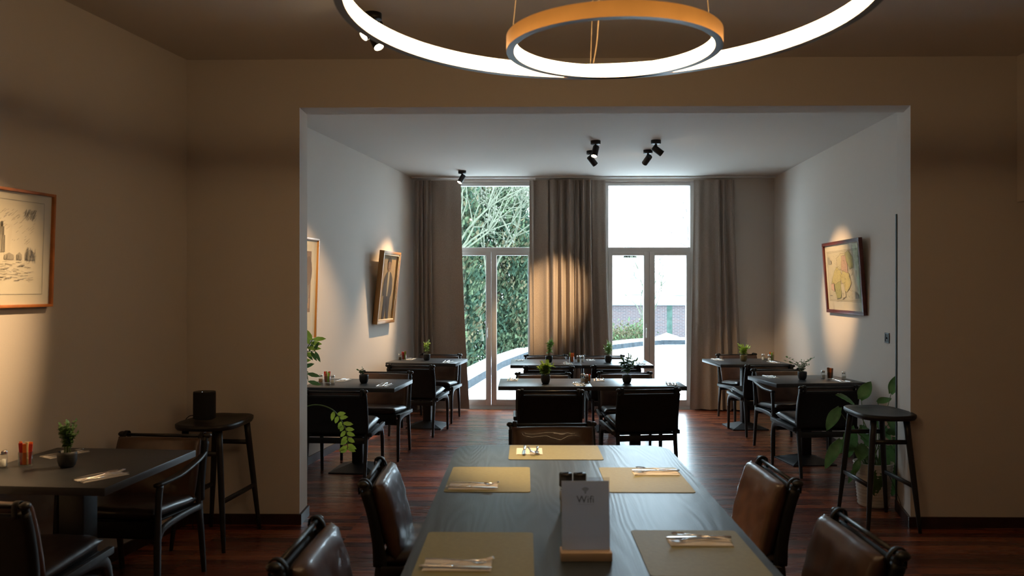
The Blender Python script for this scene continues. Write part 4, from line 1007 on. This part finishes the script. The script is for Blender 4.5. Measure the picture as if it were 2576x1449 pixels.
def bare_tree(x, y, z0, label, seed, h=5.0, col=(.10, .105, .075), buds=True, spread=1.0, depth=5, name='bare_tree', th=.09):
    rnd = random.Random(seed); t = thing(name, label, 'tree', (x, y, z0)); bm = NB(); bb = NB()
    def grow(p, d, l, r, k):
        q = p+d*l; m_ = p+d*l*.5+Vector((rnd.gauss(0, .06), rnd.gauss(0, .06), rnd.gauss(0, .04)))*l
        sweep(bm, [p, m_, q], [r, r*.85, r*.68], 5 if k < 3 else 7, k=2)
        if k == 0:
            if buds: ball(bb, q, .016, 6, (1, 1, 1.7))
            return
        for i in range(3 if k < 4 else 3):
            a = rnd.uniform(.3, .85)*spread; ax = Vector((rnd.gauss(0, 1), rnd.gauss(0, 1), rnd.gauss(0, .5))).normalized()
            nd = (Matrix.Rotation(a, 3, ax) @ d); nd.z += .10; nd.normalize(); grow(q, nd, l*rnd.uniform(.6, .85), r*.62, k-1)
    grow(Vector((0, 0, 0)), Vector((.08, 0, 1)).normalized(), h*.36, th, depth)
    finish('branches', bm, noisy(mat(name+'_bark', col, .9, spec=.08), 10, .3), t)
    if buds: finish('buds', bb, mat('bud_fuzz', (.13, .13, .10), .8, spec=.1), t)
bare_tree(-1.75, 15.0, -.6, 'bare magnolia with pale buds in front of the yews', 21, h=4.6, depth=6, spread=1.15, th=.055)
bare_tree(-.95, 17.9, .4, 'lichen covered bare crown high before the yews', 25, h=3.6, depth=6, spread=1.3, th=.045)
bare_tree(4.9, 36.5, -4, 'small bare tree in front of the brick wall', 31, h=7, depth=5, buds=False, col=(.05, .04, .04), th=.07)
bare_tree(10.9, 52, -1, 'distant bare tree beside the gable house', 33, h=9, depth=5, buds=False, col=(.10, .09, .09), name='distant_tree')
conifer(3.75, 31.0, -4.0, 3.9, 1.5, 'low evergreen bush beyond the terrace corner', 500, 40, mats=(2, 3), weights=(2, 3), cl=.3, name='garden_bush')
M_brick = mat('old_brick', (.24, .15, .14), .9, spec=.1)
def brickmat():
    m = M_brick; b = m.node_tree.nodes['Principled BSDF']; tc = N(m, 'ShaderNodeTexCoord'); br = N(m, 'ShaderNodeTexBrick')
    mp = N(m, 'ShaderNodeMapping'); mp.inputs['Rotation'].default_value = (R(90), 0, 0); L(m, tc.outputs['Object'], mp.inputs[0]); L(m, mp.outputs[0], br.inputs['Vector'])
    br.inputs['Color1'].default_value = (.075, .052, .052, 1); br.inputs['Color2'].default_value = (.055, .046, .049, 1); br.inputs['Mortar'].default_value = (.11, .10, .10, 1)
    br.inputs['Scale'].default_value = 1.0; br.inputs['Brick Width'].default_value = .24; br.inputs['Row Height'].default_value = .075; br.inputs['Mortar Size'].default_value = .010; L(m, br.outputs['Color'], b.inputs['Base Color'])
brickmat()
M_roof = noisy(mat('snowed_roof', (.72, .74, .78), .8), 1.2, .12, .3); M_pane2 = mat('far_window', (.12, .16, .19), .3); M_gut = mat('zinc_gutter', (.22, .27, .30), .5); M_moss = noisy(mat('moss_stain', (.035, .058, .048), .9, spec=.1), 3, .4); M_wh = mat('white_render', (.66, .68, .70), .8)
def barn():
    t = thing('brick_outbuilding', 'long brick outbuilding under a snow covered roof seen through the right door', 'building', (7, 40, 0))
    bm = NB(); box(bm, -9, 13, 0, .3, -4, .72); finish('brick_wall', bm, M_brick, t, smooth=0)
    bm = NB(); sweep(bm, [(-9.1, -.10, .78), (13.1, -.10, .78)], [(.07, .07)]*2, 10, side=(0, 1, 0)); finish('gutter', bm, M_gut, t)
    bm = NB(); v = [bm.verts.new(q) for q in ((-9.2, -.15, .82), (13.2, -.15, .82), (13.2, 5.6, 3.15), (-9.2, 5.6, 3.15))]; v2 = [bm.verts.new(a.co+Vector((0, .05, .10))) for a in v]
    bm.faces.new(v[::-1]); bm.faces.new(v2)
    for i in range(4): bm.faces.new((v[i], v[(i+1) % 4], v2[(i+1) % 4], v2[i]))
    bmesh.ops.recalc_face_normals(bm, faces=bm.faces); rf = finish('roof', bm, M_roof, t, smooth=0)
    rm = Matrix.Translation((0, -.15, .97)) @ Matrix.Rotation(math.atan2(2.33, 5.75), 4, 'X')
    for x, q, w_, h_ in ((-1.45, .7, .85, .9), (.7, .6, .9, .8), (-1.5, 2.9, .7, .7), (-3.4, .6, 1.2, .9)):
        bm = NB(); box(bm, x-w_/2, x+w_/2, q, q+h_, 0, .10, mtx=rm); finish('skylight', bm, M_gut, rf, smooth=0)
    for x in (-1.05, .05):
        bm = NB(); prism(bm, [(x-.13, -.006), (x+.13, -.006), (x+.13, 0), (x-.13, 0)], -2.6, .7); finish('moss_streak', bm, M_moss, t, smooth=0)
barn()
def whouse():
    t = thing('white_house', 'white rendered house with two small windows far behind the snowy roof', 'building', (6.5, 62, 0))
    bm = NB(); box(bm, -14, 3.4, 0, 6, -4, 4.2); finish('wall', bm, M_wh, t, smooth=0)
    bm = NB(); v = [bm.verts.new(q) for q in ((-14.2, -.3, 4.1), (3.6, -.3, 4.1), (3.6, 3, 6.3), (-14.2, 3, 6.3), (3.6, 6.3, 4.1), (-14.2, 6.3, 4.1))]
    bm.faces.new((v[0], v[1], v[2], v[3])); bm.faces.new((v[3], v[2], v[4], v[5])); bm.faces.new((v[1], v[4], v[2])); bm.faces.new((v[0], v[3], v[5])); bm.faces.new((v[0], v[5], v[4], v[1])); finish('roof', bm, M_roof, t, smooth=0)
    for x in (.0, .5): 
        bm = NB(); box(bm, x-.12+.1, x+.16+.1, -.05, .05, 2.25, 2.95); finish('window', bm, M_pane2, t, smooth=0)
    bm = NB(); box(bm, .95, 1.95, 0, .6, 3.6, 4.6); box(bm, .95, 1.95, -.1, .7, 4.2, 4.35)
    for k in range(4): box(bm, 1.05+k*.22, 1.15+k*.22, .1, .3, 4.6, 4.85)
    finish('chimney', bm, M_gut, t, smooth=0)
whouse()
def ghouse():
    t = thing('gable_house', 'pink brick gable house with a snow striped roof far at the right', 'building', (12.6, 60, 0))
    bm = NB(); prism(bm, [(-1.2, 0), (6, 0), (6, 6), (-1.2, 6)], -4, 2.4); finish('wall', bm, mat('far_pink_brick', (.36, .26, .25), .9), t, smooth=0)
    m = mat('striped_roof', (.5, .5, .52), .8); b = m.node_tree.nodes['Principled BSDF']; tcn = N(m, 'ShaderNodeTexCoord'); wv = N(m, 'ShaderNodeTexWave'); wv.bands_direction = 'Z'; wv.inputs['Scale'].default_value = 1.1; wv.inputs['Distortion'].default_value = .6
    r = N(m, 'ShaderNodeValToRGB'); r.color_ramp.elements[0].color = (.34, .28, .28, 1); r.color_ramp.elements[1].position = .35; r.color_ramp.elements[1].color = (.75, .76, .8, 1)
    L(m, tcn.outputs['Object'], wv.inputs[0]); L(m, wv.outputs[0], r.inputs[0]); L(m, r.outputs[0], b.inputs['Base Color'])
    bm = NB(); v = [bm.verts.new(q) for q in ((-1.0, -.2, 2.35), (6.2, -.2, 2.35), (6.2, 3, 6.6), (-.1, 3, 6.6), (6.2, 6.2, 2.35), (-1.0, 6.2, 2.35))]
    bm.faces.new((v[0], v[1], v[2], v[3])); bm.faces.new((v[3], v[2], v[4], v[5])); bm.faces.new((v[0], v[3], v[5])); bm.faces.new((v[1], v[4], v[2])); finish('roof', bm, m, t, smooth=0)
ghouse()
def shed():
    t = thing('garden_shed', 'small grey shed roof just beyond the snowy terrace edge', 'building', (4.75, 26, 0))
    bm = NB(); prism(bm, [(-1.5, 0), (.9, 0), (.9, 2), (-1.5, 2)], -4, -.55); finish('wall', bm, M_gut, t, smooth=0)
    bm = NB(); v = [bm.verts.new(q) for q in ((1.1, -.1, -.60), (.1, -.1, .02), (-1.6, -.1, -.60), (1.1, 2.1, -.60), (.1, 2.1, .02), (-1.6, 2.1, -.60))]
    bm.faces.new((v[2], v[0], v[1])); f1 = bm.faces.new((v[0], v[3], v[4], v[1])); f2 = bm.faces.new((v[1], v[4], v[5], v[2])); bm.faces.new((v[3], v[5], v[4])); f1.material_index = f2.material_index = 1; finish('roof', bm, [M_gut, M_roof], t, smooth=0)
shed()
